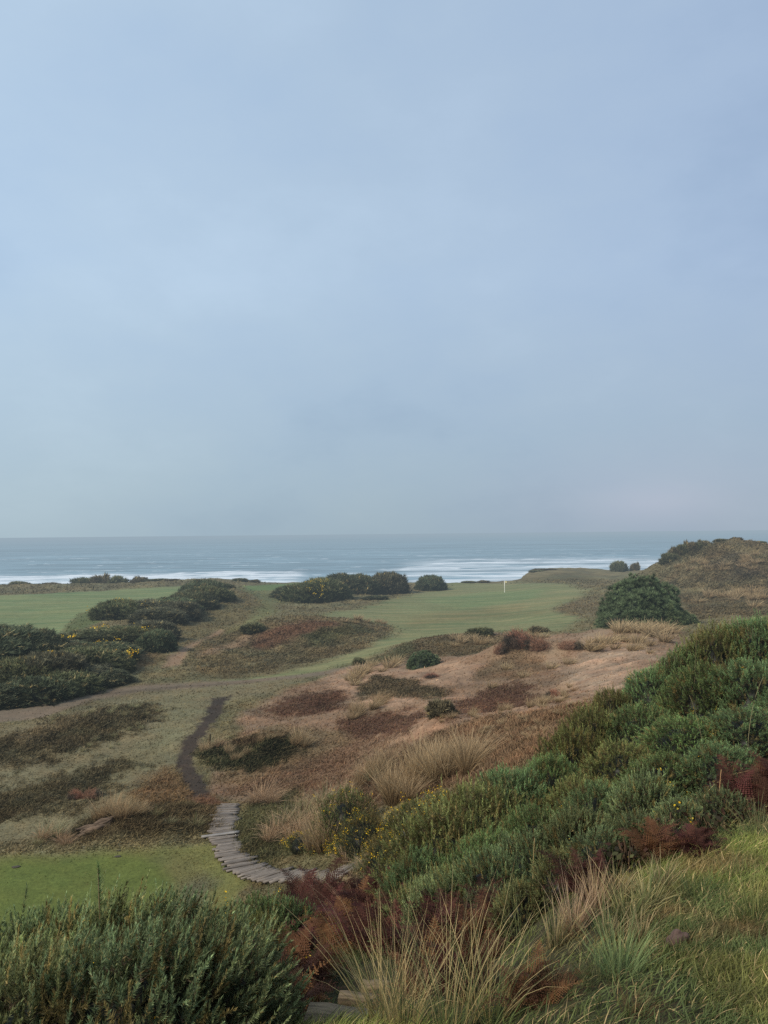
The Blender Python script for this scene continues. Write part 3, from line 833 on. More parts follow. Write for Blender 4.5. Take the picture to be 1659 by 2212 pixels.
def make_flowers(name, pts, dirs, size, rng, amount):
    """small pea flowers: a few rounded petals each"""
    k = rng.choice(len(pts), min(amount, len(pts)), replace=False)
    acc = Acc()
    for i in k:
        m = rng.integers(3, 7)
        c0 = pts[i] + rng.normal(0, size * .9, (m, 3))
        for q in range(m):
            a = norm(rng.normal(size=3) + dirs[i]); s = size * rng.uniform(.6, 1.2)
            x = norm(np.cross(a, rng.normal(size=3))); y = np.cross(a, x)
            ring = [c0[q] + (x * math.cos(t) + y * math.sin(t) * .7) * s * .5 + a * s * .25 for t in np.linspace(0, 6.28, 6)[:-1]]
            v = np.array([c0[q]] + ring)
            t = [(0, j, j % 5 + 1) for j in range(1, 6)]
            cc = srgb(*[(236, 196, 40), (240, 208, 84), (226, 176, 26)][rng.integers(3)]) * rng.uniform(.75, 1.1)
            acc.add(v, t, cc)
    return acc.mesh(name, M_FLOWER)


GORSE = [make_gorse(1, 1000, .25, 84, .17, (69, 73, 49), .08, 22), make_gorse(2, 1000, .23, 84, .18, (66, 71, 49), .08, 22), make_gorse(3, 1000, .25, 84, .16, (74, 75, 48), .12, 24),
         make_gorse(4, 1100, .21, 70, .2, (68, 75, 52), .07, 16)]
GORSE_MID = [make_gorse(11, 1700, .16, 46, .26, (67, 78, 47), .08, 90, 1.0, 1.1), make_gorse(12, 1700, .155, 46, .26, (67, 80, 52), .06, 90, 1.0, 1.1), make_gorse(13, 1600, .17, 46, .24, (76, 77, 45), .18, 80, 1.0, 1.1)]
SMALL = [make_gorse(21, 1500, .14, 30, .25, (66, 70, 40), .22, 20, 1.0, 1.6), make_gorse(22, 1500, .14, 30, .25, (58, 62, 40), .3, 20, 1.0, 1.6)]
FLOWERS = {}


def gorse(kind, idx, px, d, wpx, top, label, group=None, flowers=0, cat='gorse bush', fsize=.018, hmin=.5, name='gorse_bush', dz=0):
    me, fl, fd = kind[idx % len(kind)]
    x = (px - 384) / F * d; y = d
    g = float(ground(x, y))
    r = wpx / 2 * d / F
    h = max(hmin, EYE - (top - hor(px)) / F * d - g)
    r = max(r, .72 * h)
    o = link(name, me, None, (x, y, g - .08 * h), random.uniform(0, 6.28), (r, r, h * .98))
    o.rotation_euler = (random.uniform(-.16, .16), random.uniform(-.16, .16), o.rotation_euler.z)
    tag(o, label, cat, group)
    if flowers:
        key = (id(me), flowers, round(r, 2))
        rng = np.random.default_rng(int(px * 7 + d * 31))
        # flowers built at true size for this bush
        S = np.array([r, r, h * .98])
        top_side = np.where(fd[:, 2] > .25)[0]
        fm = make_flowers('flowers', (fl * S * 1.09)[top_side], fd[top_side], fsize, rng, flowers)
        f = link('flowers', fm, o); f['kind'] = 'stuff'
        f.scale = (1 / r, 1 / r, 1 / (h * .98))
    return o


# ---- far gorse: rounded wind-clipped domes with short shoots
def make_far(seed, N=5200, size=.085, green=(60, 64, 46), lump=.3):
    rng = np.random.default_rng(seed)
    d, r = dome_points(rng, N, lump, -.2, seed)
    N = len(d)
    patch = fbm(d[:, 0] * 3, d[:, 1] * 3 + d[:, 2] * 2, 3, seed + 9)
    acc = Acc()
    g = srgb(*green)
    p = d * (r * (.95 + rng.normal(0, .045, N)))[:, None]
    p[:, 2] = np.sign(p[:, 2]) * np.abs(p[:, 2]) ** .7
    ax = norm(d * .6 + np.array([.25, 0, .7]) + rng.normal(0, .3, (N, 3)))
    cb = np.clip(1 + .45 * patch + rng.normal(0, .32, N), .3, 2.2)
    br = rng.random(N) < .06
    for q in range(8):
        dd = norm(ax + rng.normal(0, .5, (N, 3)))
        b = cb * rng.uniform(.6, 1.35, N)
        hh = .62 + .6 * np.clip(d[:, 2], 0, 1)  # shading put into the colour: crown lighter, flanks and foot darker
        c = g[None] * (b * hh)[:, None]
        c = np.where(br[:, None], srgb(104, 92, 62)[None] * b[:, None], c)
        v, t, cc = needle_tris(p + ax * rng.uniform(0, size * .6, (N, 1)) + rng.normal(0, .012, (N, 3)), dd, size * rng.uniform(.6, 1.7, N), np.full(N, size * .27), c, rng)
        acc.add(v, t, cc)
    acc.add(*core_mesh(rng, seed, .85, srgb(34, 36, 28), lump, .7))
    fl = d * r[:, None] * 1.15
    fl[:, 2] = np.sign(fl[:, 2]) * np.abs(fl[:, 2]) ** .7
    return acc.mesh('far_gorse', M_FAR), fl, d
FAR = [make_far(31, 2600, .11), make_far(32, 2600, .105, (60, 62, 45)), make_far(33, 2300, .12, (66, 67, 45)), make_far(34, 2600, .105, (63, 61, 47))]
TINY = [make_far(36, 600, .30, (72, 71, 50), .7), make_far(37, 600, .32, (76, 69, 52), .75)]

def far(idx, px, d, wpx, top, label, group=None, flowers=0, depth=1.0, kind=None, fsize=.17, hmin=.4, name='gorse_bush', cat='gorse bush', sink=.1):
    return_o = None
    me, fl, fd = (kind or FAR)[idx % len(kind or FAR)]
    x = (px - 384) / F * d; y = d
    g = float(ground(x, y)); r = wpx / 2 * d / F
    h = max(hmin, EYE - (top - hor(px)) / F * d - g)
    if kind is None:
        r *= 1.22; sink = .3; h *= .8
    o = link(name, me, None, (x, y, g - sink * h), random.uniform(0, 6.28), (r, r * depth, h * (1 + sink) * .93))
    tag(o, label, cat, group)
    if flowers:
        rng = np.random.default_rng(int(px * 3 + d))
        S = np.array([r, r * depth, h * (1 + sink) * .93])
        ok = np.where(fd[:, 2] > .2)[0]
        c = rng.choice(ok, 3)
        near_ = ok[np.argsort(np.min(np.linalg.norm(fd[ok][:, None] - fd[c][None], axis=2), 1))[:flowers * 5]]
        fm = make_flowers('flowers', (fl * S)[near_], fd[near_], fsize, rng, flowers)
        f = link('flowers', fm, o); f.scale = tuple(1 / S); f['kind'] = 'stuff'
    return o


# ---- the left gorse masses
L = 'wind clipped dark gorse '
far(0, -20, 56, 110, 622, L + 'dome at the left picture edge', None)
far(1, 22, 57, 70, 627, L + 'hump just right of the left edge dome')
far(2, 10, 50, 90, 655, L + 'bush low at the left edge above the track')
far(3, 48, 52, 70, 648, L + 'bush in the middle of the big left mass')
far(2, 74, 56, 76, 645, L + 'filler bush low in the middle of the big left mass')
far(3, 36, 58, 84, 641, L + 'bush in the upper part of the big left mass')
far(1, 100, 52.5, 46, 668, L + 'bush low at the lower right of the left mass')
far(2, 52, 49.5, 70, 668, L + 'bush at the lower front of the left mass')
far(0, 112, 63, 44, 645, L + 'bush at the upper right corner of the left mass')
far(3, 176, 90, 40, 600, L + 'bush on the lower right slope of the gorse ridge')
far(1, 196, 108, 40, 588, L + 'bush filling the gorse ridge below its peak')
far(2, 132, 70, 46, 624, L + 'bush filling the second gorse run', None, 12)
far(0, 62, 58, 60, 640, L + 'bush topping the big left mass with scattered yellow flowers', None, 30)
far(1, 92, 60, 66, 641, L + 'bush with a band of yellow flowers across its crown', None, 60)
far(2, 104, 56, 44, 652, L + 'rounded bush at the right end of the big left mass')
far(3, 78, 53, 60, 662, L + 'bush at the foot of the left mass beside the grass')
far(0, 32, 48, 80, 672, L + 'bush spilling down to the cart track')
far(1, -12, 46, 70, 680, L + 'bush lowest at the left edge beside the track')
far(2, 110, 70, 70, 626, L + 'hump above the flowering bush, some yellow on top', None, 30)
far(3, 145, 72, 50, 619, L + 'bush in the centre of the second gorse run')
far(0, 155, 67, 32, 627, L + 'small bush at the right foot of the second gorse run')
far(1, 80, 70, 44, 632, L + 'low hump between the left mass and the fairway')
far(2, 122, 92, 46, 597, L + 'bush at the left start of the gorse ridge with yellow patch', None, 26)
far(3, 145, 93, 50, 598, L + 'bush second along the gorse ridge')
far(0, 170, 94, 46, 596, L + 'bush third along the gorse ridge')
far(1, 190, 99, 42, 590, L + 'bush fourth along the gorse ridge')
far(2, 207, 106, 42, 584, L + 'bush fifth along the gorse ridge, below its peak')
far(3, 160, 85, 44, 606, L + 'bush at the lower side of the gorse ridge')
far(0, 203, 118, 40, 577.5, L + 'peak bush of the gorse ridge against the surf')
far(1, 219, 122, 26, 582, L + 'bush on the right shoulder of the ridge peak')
# ---- the centre cluster on the skyline
C_ = 'rounded grey green gorse bush '
far(2, 316, 127, 60, 576, C_ + 'at the front left of the skyline cluster, yellow flowered top', None, 46, .8)
far(0, 300, 131, 46, 583, C_ + 'at the left skirt of the skyline cluster')
far(1, 352, 146, 54, 570.5, C_ + 'broad and tallest in the middle of the skyline cluster', None, 0, .8)
far(3, 386, 150, 38, 570, C_ + 'at the right of the skyline cluster beside the gap')
far(2, 330, 150, 40, 575, C_ + 'behind the yellow flowered skyline bush')
far(0, 430, 160, 29, 573.5, C_ + 'standing alone right of the skyline gap', None, 0, .8)
far(1, 374, 128, 28, 595.5, 'small flat green gorse patch lying on the fairway below the skyline cluster', None, 0, .7, None, .1, .5)
# ---- shoreline scrub
k = 0
for px, top, w in [(20, 583, 22), (52, 584, 26), (85, 580.5, 24), (100, 579.5, 24), (118, 579.5, 26), (138, 579.5, 26), (156, 580.5, 24), (172, 581, 20), (240, 579.5, 14), (252, 581, 14), (468, 582, 16), (482, 582.5, 18), (0, 586, 30), (36, 585, 18)]:
    far(k, px, np.interp(px, [0, 180, 480], [166, 170, 183]), w, top, 'thin dark shoreline scrub on the turf edge in front of the surf', 'scrub bushes along the sea edge', 0, .6, TINY, .1, .3, 'scrub_bush', 'scrub')
    k += 1
for i, (px, d, w, top, lab) in enumerate([
        (618, 205, 15, 564.5, 'small dark bush on the far coastal ridge, left and larger of two'),
        (634, 207, 9, 566, 'small dark bush on the far coastal ridge, right and smaller of two'),
        (536, 206, 16, 577.5, 'dark bush at the seaward nose of the low coastal ridge'),
        (545, 212, 26, 576, 'low brown scrub lying along the crest of the coastal ridge')]):
    far(i, px, d, w, top, lab, None, 0, .8, TINY, .1, .3, 'scrub_bush', 'scrub')
for i, (px, d, w, top, lab) in enumerate([
        (669, 136, 15, 556, 'dark scrub bush lowest on the left shoulder of the right dune'),
        (675, 137, 14, 551.5, 'dark scrub bush second up the left edge of the right dune'),
        (681, 137, 14, 548, 'dark scrub bush third up the left edge of the right dune'),
        (688, 137, 13, 545.5, 'dark scrub bush fourth up the left edge of the right dune'),
        (696, 138, 15, 545, 'low dark bush where the left edge of the right dune levels off'),
        (703, 138, 13, 543, 'upright dark bush near the top of the right dune'),
        (722, 139, 13, 541, 'small brown bush on the crest of the right dune'),
        (735, 139, 10, 540, 'tiny bush on the very peak of the right dune'),
        (757, 141, 12, 546, 'low bush right of the peak of the right dune')]):
    far(i, px, d, w, top, lab, None, 0, 1.0, TINY, .1, .3, 'dune_bush', 'dune bush', .35)


# ------------------------------------------------------------------ pine shrubs
def make_pine(seed, N=1700, tuft=.075, nn=26, lump=.34):
    rng = np.random.default_rng(seed)
    acc = Acc()
    d, r = dome_points(rng, N, lump, -.3, seed)
    N = len(d)
    lay = rng.random(N) ** 1.5 * .16
    p = d * (r - lay)[:, None]
    ax = norm(d * .6 + np.array([0, 0, .8]) + rng.normal(0, .2, (N, 3)))
    R = basis(ax, rng.uniform(0, 6.28, N))
    th = rng.uniform(.15, 1.25, nn); ph = rng.uniform(0, 6.28, nn)
    q = np.stack([np.sin(th) * np.cos(ph), np.sin(th) * np.sin(ph), np.cos(th)], 1)
    D = np.einsum('nij,kj->nki', R, q)
    lump_n = fbm(d[:, 0] * 6, d[:, 1] * 6 + d[:, 2] * 4, 3, seed + 3)
    b = np.clip(1 + .6 * lump_n + rng.normal(0, .3, N), .3, 2.2) * (1 - 2.2 * lay)  # inner tufts painted darker, as shade inside the crown
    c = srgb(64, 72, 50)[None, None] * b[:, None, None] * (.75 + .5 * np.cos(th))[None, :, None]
    P = p[:, None] + D * .004
    v, t, cc = needle_tris(P.reshape(-1, 3), D.reshape(-1, 3), tuft * rng.uniform(.8, 1.3, N * nn), np.full(N * nn, tuft * .14), c.reshape(-1, 3), rng)
    acc.add(v, t, cc)
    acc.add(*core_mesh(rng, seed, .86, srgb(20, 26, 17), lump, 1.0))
    return acc.mesh('crown', M_PINE)

def tube(acc, pts, rad, n=7, color=(1, 1, 1)):
    pts = np.asarray(pts, float); V = []; T = []
    for i, p in enumerate(pts):
        t = pts[min(i + 1, len(pts) - 1)] - pts[max(i - 1, 0)]
        R = basis(t[None], np.zeros(1))[0]
        for a in range(n):
            an = 2 * math.pi * a / n
            V.append(p + (R[:, 0] * math.cos(an) + R[:, 1] * math.sin(an)) * rad[i])
    for i in range(len(pts) - 1):
        for a in range(n):
            b = (a + 1) % n
            T += [(i * n + a, i * n + b, (i + 1) * n + b), (i * n + a, (i + 1) * n + b, (i + 1) * n + a)]
    c0 = len(V); V.append(pts[-1]); e = (len(pts) - 1) * n
    T += [(e + a, e + (a + 1) % n, c0) for a in range(n)]
    acc.add(np.array(V), np.array(T), np.array(color))

def grain_mesh(acc, name, mat, smooth=True):
    v = np.concatenate(acc.v)
    return np_mesh(name, v, np.concatenate(acc.t), None, np.concatenate(acc.c), mat, smooth, v)

def pine_shrub(px, py, wpx, top, label, seed, N, tuft, lean=0):
    x, y, g = hit(px, py)
    r = wpx / 2 * y / F
    h = EYE - (top - hor(px)) / F * y - g
    root = bpy.data.objects.new('pine_shrub', None); COL.objects.link(root); root.location = (x, y, g)
    tag(root, label, 'pine shrub')
    crown = link('crown', make_pine(seed, N, tuft), root, (0, 0, h * .06), .6, (r, r * .85, h * .92))
    acc = Acc()
    for a in range(4):
        an = a * 1.6; tube(acc, [(0, 0, -.2), (.2 * r * math.cos(an), .2 * r * math.sin(an), .3 * h), (.45 * r * math.cos(an), .45 * r * math.sin(an), .6 * h)], [.03 * r, .02 * r, .01 * r])
    link('trunk', grain_mesh(acc, 'trunk', M_BARK), root)
    return root, x, y, g, r, h

big, bx_, by_, bg_, br_, bh_ = pine_shrub(639, 631, 84, 580, 'big dense dark green pine shrub standing right of the golf green', 51, 2600, .085)
# lower spreading lobes belong to the same shrub
for (ox, oy, sr, sh, sd) in [(.42 * br_, -.1 * br_, .72, .55, 52), (-.22 * br_, -.2 * br_, .86, .62, 53), (.78 * br_, 0, .58, .36, 54)]:
    link('crown', make_pine(sd, 1300, .11), big, (ox, oy, 0), 1.3 * sd, (br_ * sr, br_ * sr * .9, bh_ * sh))
pine_shrub(421, 668, 34, 652.5, 'small dark green pine shrub alone on the sandy waste', 55, 900, .12)


# ------------------------------------------------------------------ brown shrubs on the sand
def make_twiggy(seed, N=2200, colr=(96, 70, 56)):
    rng = np.random.default_rng(seed)
    d, r = dome_points(rng, N, .4, -.1, seed); N = len(d)
    p = d * (r * rng.uniform(.7, .98, N))[:, None]
    acc = Acc()
    dd = norm(d * .5 + np.array([.3, 0, .6]) + rng.normal(0, .45, (N, 3)))
    b = rng.uniform(.5, 1.4, N)
    c = srgb(*colr)[None] * b[:, None]
    c = np.where((d[:, 0] > .35)[:, None], srgb(58, 52, 44)[None] * b[:, None], c)
    v, t, cc = blades(p * rng.uniform(.55, 1, (N, 1)), dd, .3 * rng.uniform(.5, 1.4, N), np.full(N, .02), np.stack([rng.normal(.06, .05, N), rng.normal(0, .05, N), -rng.uniform(0, .08, N)], 1), 2, c * .7, c * 1.25, None, rng)
    acc.add(v, t, cc)
    acc.add(*core_mesh(rng, seed, .55, srgb(70, 54, 44), .4, 1.0))
    return acc.mesh('brown_bush', M_FAR), d * r[:, None], d
TW = [make_twiggy(61, 2200, (124, 88, 70)), make_twiggy(62, 1600, (104, 76, 60))]
far(0, 516, 48.2, 42, 662, 'reddish brown dead bush crowning the sandy hummock', None, 0, .8, TW, hmin=1.0, name='dead_bush', cat='dead bush')
far(1, 534, 47.4, 36, 672, 'grey brown dead bush drooping off the right of the sandy hummock', None, 0, .8, TW, hmin=.85, name='dead_bush', cat='dead bush')
far(1, 499, 47.8, 22, 676, 'small rusty dead bush at the left foot of the sandy hummock', None, 0, .8, TW, hmin=.7, name='dead_bush', cat='dead bush')
far(1, 568, 47, 34, 672, 'low brown dead bush on the eroded sand ledge right of the hummock', None, 0, .8, TW, hmin=.55, name='dead_bush', cat='dead bush')
far(0, 551, 28, 22, 704, 'small brown heather bush on the rim of the dry grass slope', None, 0, .8, TW, name='dead_bush', cat='dead bush', hmin=.3)
far(0, 76, 26.2, 22, 804, 'dark leafless heather bush behind the weathered log', None, 0, .8, TW, name='dead_bush', cat='dead bush', hmin=.35)
far(1, 92, 26.2, 26, 801, 'dark heather bush between the log and the straw tufts', None, 0, .8, TW, name='dead_bush', cat='dead bush', hmin=.35)
far(0, 430, 46, 24, 676, 'brown dead skirt below the small pine shrub', None, 0, .8, TW, name='dead_bush', cat='dead bush', hmin=.3)
far(0, 478, 66, 26, 637, 'low dark green scrub on the ridge above the small pine shrub', None, 0, .7, TINY, name='scrub_bush', cat='scrub', hmin=.5)
far(1, 537, 66, 18, 638, 'low green scrub beside the sand track on the ridge', None, 0, .7, TINY, name='scrub_bush', cat='scrub', hmin=.4)
far(0, 252, 78, 24, 625, 'dark heather clump on the left side of the rusty mound', None, 0, .8, TINY, name='scrub_bush', cat='scrub', hmin=.4)
far(1, 440, 28, 34, 719, 'dark green scrub on the rim where the dry grass begins', None, 0, .7, TINY, name='scrub_bush', cat='scrub', hmin=.4)
far(0, 358, 57, 12, 663, 'little green broom tuft at the left edge of the sand', None, 0, .8, TINY, name='scrub_bush', cat='scrub', hmin=.4)


# ------------------------------------------------------------------ gorse hedge on the right
H = 'spiny green gorse bush '
HEDGE = [
    (800, 17, 90, 606, 0, 'partly cut by the right edge at the top of the hedge'), (758, 17, 80, 612, 0, 'at the hedge top right, below the far scrub'),
    (716, 17, 66, 619, 0, 'at the hedge crest under the big pine shrub'), (680, 17, 56, 640, 4, 'on the hedge crest beside the straw tufts'),
    (648, 16.5, 50, 664, 5, 'at the upper left shoulder of the hedge by the sand'), (612, 16, 44, 684, 3, 'reaching out over the sand on the left side of the hedge'),
    (700, 14.5, 84, 660, 4, 'with yellow flowers in the upper middle of the hedge'), (752, 14, 90, 655, 3, 'near the right edge in the upper hedge'),
    (590, 14, 46, 700, 0, 'on the left flank of the hedge above the dry slope'), (640, 13.5, 80, 700, 3, 'in the upper centre of the hedge'),
    (800, 13, 90, 690, 0, 'half outside the right edge in the mid hedge'), (575, 12.5, 50, 722, 0, 'at the left flank next to the thatch'),
    (690, 12, 96, 712, 2, 'in the bright middle of the hedge'), (750, 11.5, 90, 718, 2, 'in the hedge near the right edge at mid height'),
    (620, 11.5, 80, 738, 0, 'in the hedge centre below the flowering crest'), (548, 11.5, 54, 746, 0, 'low on the left flank of the hedge'),
    (515, 10.8, 56, 762, 0, 'at the left flank above the yellow flowered scrub'), (580, 10.2, 84, 770, 0, 'in the lower centre of the hedge'),
    (660, 10, 90, 765, 5, 'with a bright yellow flower spray in the lower hedge'), (720, 9.6, 84, 768, 0, 'in the lower right of the hedge'),
    (478, 10, 56, 776, 0, 'where the hedge meets the dry grass tussocks'), (530, 9.2, 80, 800, 0, 'standing upright in the lower left hedge'),
    (600, 8.6, 84, 815, 0, 'above the reeds in the lower hedge'), (446, 9.2, 56, 800, 0, 'at the lower left corner of the hedge'),
    (480, 8.4, 80, 820, 0, 'feathery one low in front of the hedge'), (422, 8.6, 56, 842, 0, 'lowest left, next to the red bracken'),
    (450, 7.6, 90, 862, 0, 'in front of the red bracken at the hedge foot'), (530, 7.4, 70, 870, 0, 'upright dark one over the tall reeds'),
    (575, 7.4, 50, 862, 3, 'thin yellowish one over the bracken'), (640, 7.6, 70, 838, 5, 'with yellow flowers near the grass slope'),
    (556, 5.15, 60, 868, 0, 'small one at the hedge foot behind the reeds'), (598, 5.1, 66, 852, 2, 'small one with yellowish tips above the pinkish reeds'),
    (640, 5.2, 66, 838, 0, 'small dark one above the straw reeds'), (676, 5.5, 60, 826, 3, 'small one at the hedge foot under the yellow flowers'),
    (520, 5.2, 60, 885, 0, 'small one behind the tall marram stems'), (716, 5.9, 60, 806, 0, 'low one at the hedge foot by the broken stalks'),
    (446, 6.8, 70, 884, 0, 'feathery one spreading over the dark bracken'), (488, 6.3, 60, 888, 0, 'small one low beside the tall marram'),
    (415, 7.3, 50, 905, 0, 'drooping lowest over the dark bracken'), (490, 6.9, 60, 905, 0, 'dark one behind the tall marram'),
]
for i, (px, d, w, top, fl, lab) in enumerate(HEDGE):
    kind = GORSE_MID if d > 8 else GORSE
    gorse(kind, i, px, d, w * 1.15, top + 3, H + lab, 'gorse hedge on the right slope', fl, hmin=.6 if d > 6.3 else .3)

# ---- lower left gorse
Lg = 'dense blue green gorse bush '
LOWER = [
    (12, 5.8, 120, 908, 0, 'at the left edge below the tee lawn'), (62, 6.0, 90, 896, 2, 'with pointed spires in front of the tee lawn'),
    (108, 5.9, 80, 888, 0, 'under the tallest spire before the tee lawn'), (146, 5.8, 80, 890, 3, 'with a yellow flower tip at the tee lawn'),
    (190, 6.2, 100, 912, 0, 'at the right shoulder of the lower left thicket'), (225, 6.6, 66, 928, 0, 'trailing towards the red bracken'),
    (10, 4.6, 150, 955, 0, 'in the middle left of the lower left thicket'), (80, 4.5, 150, 940, 2, 'in the middle of the lower left thicket'),
    (150, 4.6, 150, 938, 3, 'in the thicket with a single yellow bloom'), (206, 5.0, 100, 950, 2, 'sweeping right in long sprays'),
    (30, 3.5, 180, 1005, 0, 'at the bottom left corner'), (120, 3.5, 180, 1000, 0, 'at the bottom edge left of centre'),
    (176, 3.7, 140, 998, 4, 'at the bottom beside the dark ferns'), (222, 4.4, 60, 1003, 3, 'yellowing at the right end of the thicket'),
]
for i, (px, d, w, top, fl, lab) in enumerate(LOWER):
    o_ = gorse(GORSE, i, px, d, w, top, Lg + lab, 'gorse thicket in the lower left', fl, fsize=.014, hmin=.8 if px < 200 else .5)
    o_.rotation_euler = (random.uniform(-.1, .1), .12 + .22 * max(0, px) / 230, random.uniform(-.6, .6))
for i, (px, d, w, top, lab) in enumerate([(246, 9.8, 40, 896, 'flowering gorse below the boardwalk bend, left of two'), (274, 10.2, 40, 893, 'flowering gorse below the boardwalk end, right of two'),
                                           (256, 8.4, 40, 912, 'greenish gorse between the thicket and the boardwalk')]):
    gorse(GORSE_MID, i, px, d, w, top, lab, None, 14, fsize=.02)

# the tall lone spire in front of the tee lawn
def spire():
    rng = np.random.default_rng(5)
    q, dd, l, w, t = shoot(rng, 1, 260, .085)
    x = (98 - 384) / F * 5.9; y = 5.9; g = float(ground(x, y))
    hgt = EYE - (858 - hor(98)) / F * y - g
    top = .55
    c = srgb(62, 72, 44)[None] * rng.uniform(.7, 1.3, (len(q), 1)) * (.6 + .5 * t)[:, None]
    v, tr, cc = needle_tris(q * np.array([.3, .3, top]), dd, l * .75, np.full(len(q), .005), c, rng)
    acc = Acc(); acc.add(v + np.array([0, 0, hgt - top]), tr, cc)
    tube(acc, [(0, 0, 0), (.03, 0, hgt * .5), (.0, 0, hgt - .05)], [.012, .009, .003], 6, srgb(70, 60, 40))
    tag(link('gorse_shoot', acc.mesh('gorse_shoot', M_GORSE), None, (x, y, g)), 'single tall gorse spire rising before the green tee lawn', 'gorse shoot')
spire()

# ---- yellow dotted low scrub in the centre
S_ = 'low scrub dotted with tiny yellow flowers '
for i, (px, d, w, top, fl, lab) in enumerate([
        (345, 19.5, 40, 786, 16, 'on the slope above the tussocks'), (362, 17.5, 46, 806, 26, 'upper middle of the yellow dotted patch'),
        (304, 20.2, 46, 838, 30, 'beside the boardwalk bend'), (324, 19.6, 44, 840, 26, 'between the boardwalk and the pale tussock'),
        (350, 18.2, 54, 834, 40, 'below the pale tussock, the most flowered'), (385, 14, 60, 826, 26, 'right of the pale tussock'),
        (410, 14.5, 60, 800, 26, 'under the straw plumes'), (440, 14, 60, 786, 40, 'with a bright yellow patch below the straw plumes'),
        (406, 12.8, 50, 848, 6, 'dark, above the red bracken'), (384, 14.6, 40, 856, 12, 'at the far end of the boardwalk'), (352, 18.6, 30, 858, 8, 'edging the boardwalk end')]):
    gorse(SMALL, i, px, d, w, top, S_ + lab, 'yellow dotted scrub in the centre', int(fl * 2.6), 'scrub', .026, .35, 'flowering_scrub')


# ------------------------------------------------------------------ grass tussocks
def make_tuft(seed, N=150, L=1.0, W=.011, spread=.35, colA=(112, 92, 66), colB=(178, 154, 120), wind=.35, droop=.5, green=0.0, root=.16):
    rng = np.random.default_rng(seed)
    a = rng.uniform(0, 6.28, N); rr = root * np.sqrt(rng.random(N))
    p = np.stack([rr * np.cos(a), rr * np.sin(a), np.full(N, -.03)], 1)
    out = np.stack([np.cos(a), np.sin(a), np.zeros(N)], 1)
    d = np.array([0, 0, 1.0]) + out * (rng.normal(spread, spread * .6, N))[:, None] + np.array([wind * .35, 0, 0]) + rng.normal(0, .12, (N, 3))
    ln = L * rng.uniform(.45, 1.1, N)
    bend = (out * rng.uniform(0, .5, (N, 1)) + np.array([wind, 0, 0]) * rng.uniform(.3, 1.2, (N, 1)) + np.array([0, 0, -1]) * rng.uniform(.1, droop, (N, 1))) * ln[:, None] * .6
    cA = srgb(*colA)[None] * rng.uniform(.6, 1.2, (N, 1)); cB = srgb(*colB)[None] * rng.uniform(.65, 1.2, (N, 1))
    gm = (rng.random(N) < green)[:, None]
    cA = np.where(gm, srgb(72, 80, 48)[None] * rng.uniform(.7, 1.3, (N, 1)), cA); cB = np.where(gm, srgb(112, 116, 74)[None] * rng.uniform(.7, 1.2, (N, 1)), cB)
    v, t, c = blades(p, d, ln, np.full(N, W) * rng.uniform(.7, 1.3, N), bend, 4, cA, cB, None, rng)
    return np_mesh('grass_tussock', v, t, None, c, M_DRY)

TUFT = [make_tuft(70 + i, 170, 1.0, .016, .38, wind=.3) for i in range(4)] + [make_tuft(80, 150, 1.0, .016, .6, (116, 92, 70), (190, 160, 128), .2, .8), make_tuft(81, 130, 1.0, .014, .5, (104, 98, 70), (180, 170, 132), .3, .7, .2)]
FTUFT = [make_tuft(90 + i, 90, 1.0, .045, .55, (120, 100, 74), (184, 160, 124), .25, .6, 0, .3) for i in range(3)]

def tuft(px, py, size, kind, i, label, group, scale_h=1.0):
    x, y, g = hit(px, py)
    s = size * y / F
    ln = kind[i % len(kind)]
    o = link('grass_tussock', ln, None, (x, y, g), random.uniform(-.7, .7), (s * random.uniform(.85, 1.15), s * random.uniform(.85, 1.15), s * scale_h * random.uniform(.85, 1.1)))
    tag(o, label, 'grass tussock', group)
    return o

def tufts(pts, kind, label, group, sh=1.0):
    if kind is FTUFT:
        pts = [(a, b, c * 1.3) for a, b, c in pts]
    else:
        pts = [(a, b, c * 1.12) for a, b, c in pts]
    for i, (px, py, s) in enumerate(pts):
        tuft(px, py, s, kind, i + int(px), label, group, sh)

rr = random.Random(3)
def around(poly_pts, n, jx, jy, s0, s1):
    out = []
    for i in range(n):
        t = rr.random() * (len(poly_pts) - 1); k = int(t); f = t - k
        a, b = poly_pts[k], poly_pts[min(k + 1, len(poly_pts) - 1)]
        out.append((a[0] + (b[0] - a[0]) * f + rr.uniform(-jx, jx), a[1] + (b[1] - a[1]) * f + rr.uniform(-jy, jy), rr.uniform(s0, s1)))
    return out

tufts(around([(376, 808), (395, 796), (415, 782), (440, 772), (470, 764)], 24, 10, 9, 30, 46), TUFT[:4], 'tall golden marram plume on the dune edge above the yellow dotted scrub', 'golden marram plumes on the dune edge', 1.1)
tufts(around([(330, 802), (350, 790), (368, 776), (390, 760)], 13, 8, 7, 18, 28), TUFT, 'straw coloured tussock on the slope left of the marram plumes', 'straw tussocks on the brown slope')
tufts([(258, 798, 30), (250, 800, 22), (266, 800, 24)], TUFT[4:5], 'bushy pinkish brown tussock above the top of the boardwalk', 'tussock heap above the boardwalk')
tufts([(318, 850, 44), (308, 850, 40), (327, 846, 42), (336, 838, 42), (344, 832, 38), (312, 838, 34)], TUFT[:4], 'pale upright marram tussock among the yellow dotted scrub', 'pale tussocks right of the boardwalk', 1.15)
tufts([(272, 832, 30), (280, 826, 32), (290, 824, 34), (300, 816, 34), (312, 810, 32), (322, 804, 30), (262, 838, 24), (285, 840, 26), (296, 832, 28)], TUFT[4:], 'greyish straw tussock beside the boardwalk', 'grey straw tussocks beside the boardwalk')
tufts([(298, 883, 20), (316, 886, 22), (338, 884, 20)], TUFT[4:], 'brownish tussock growing over the lower end of the boardwalk', 'tussocks overgrowing the boardwalk', .8)
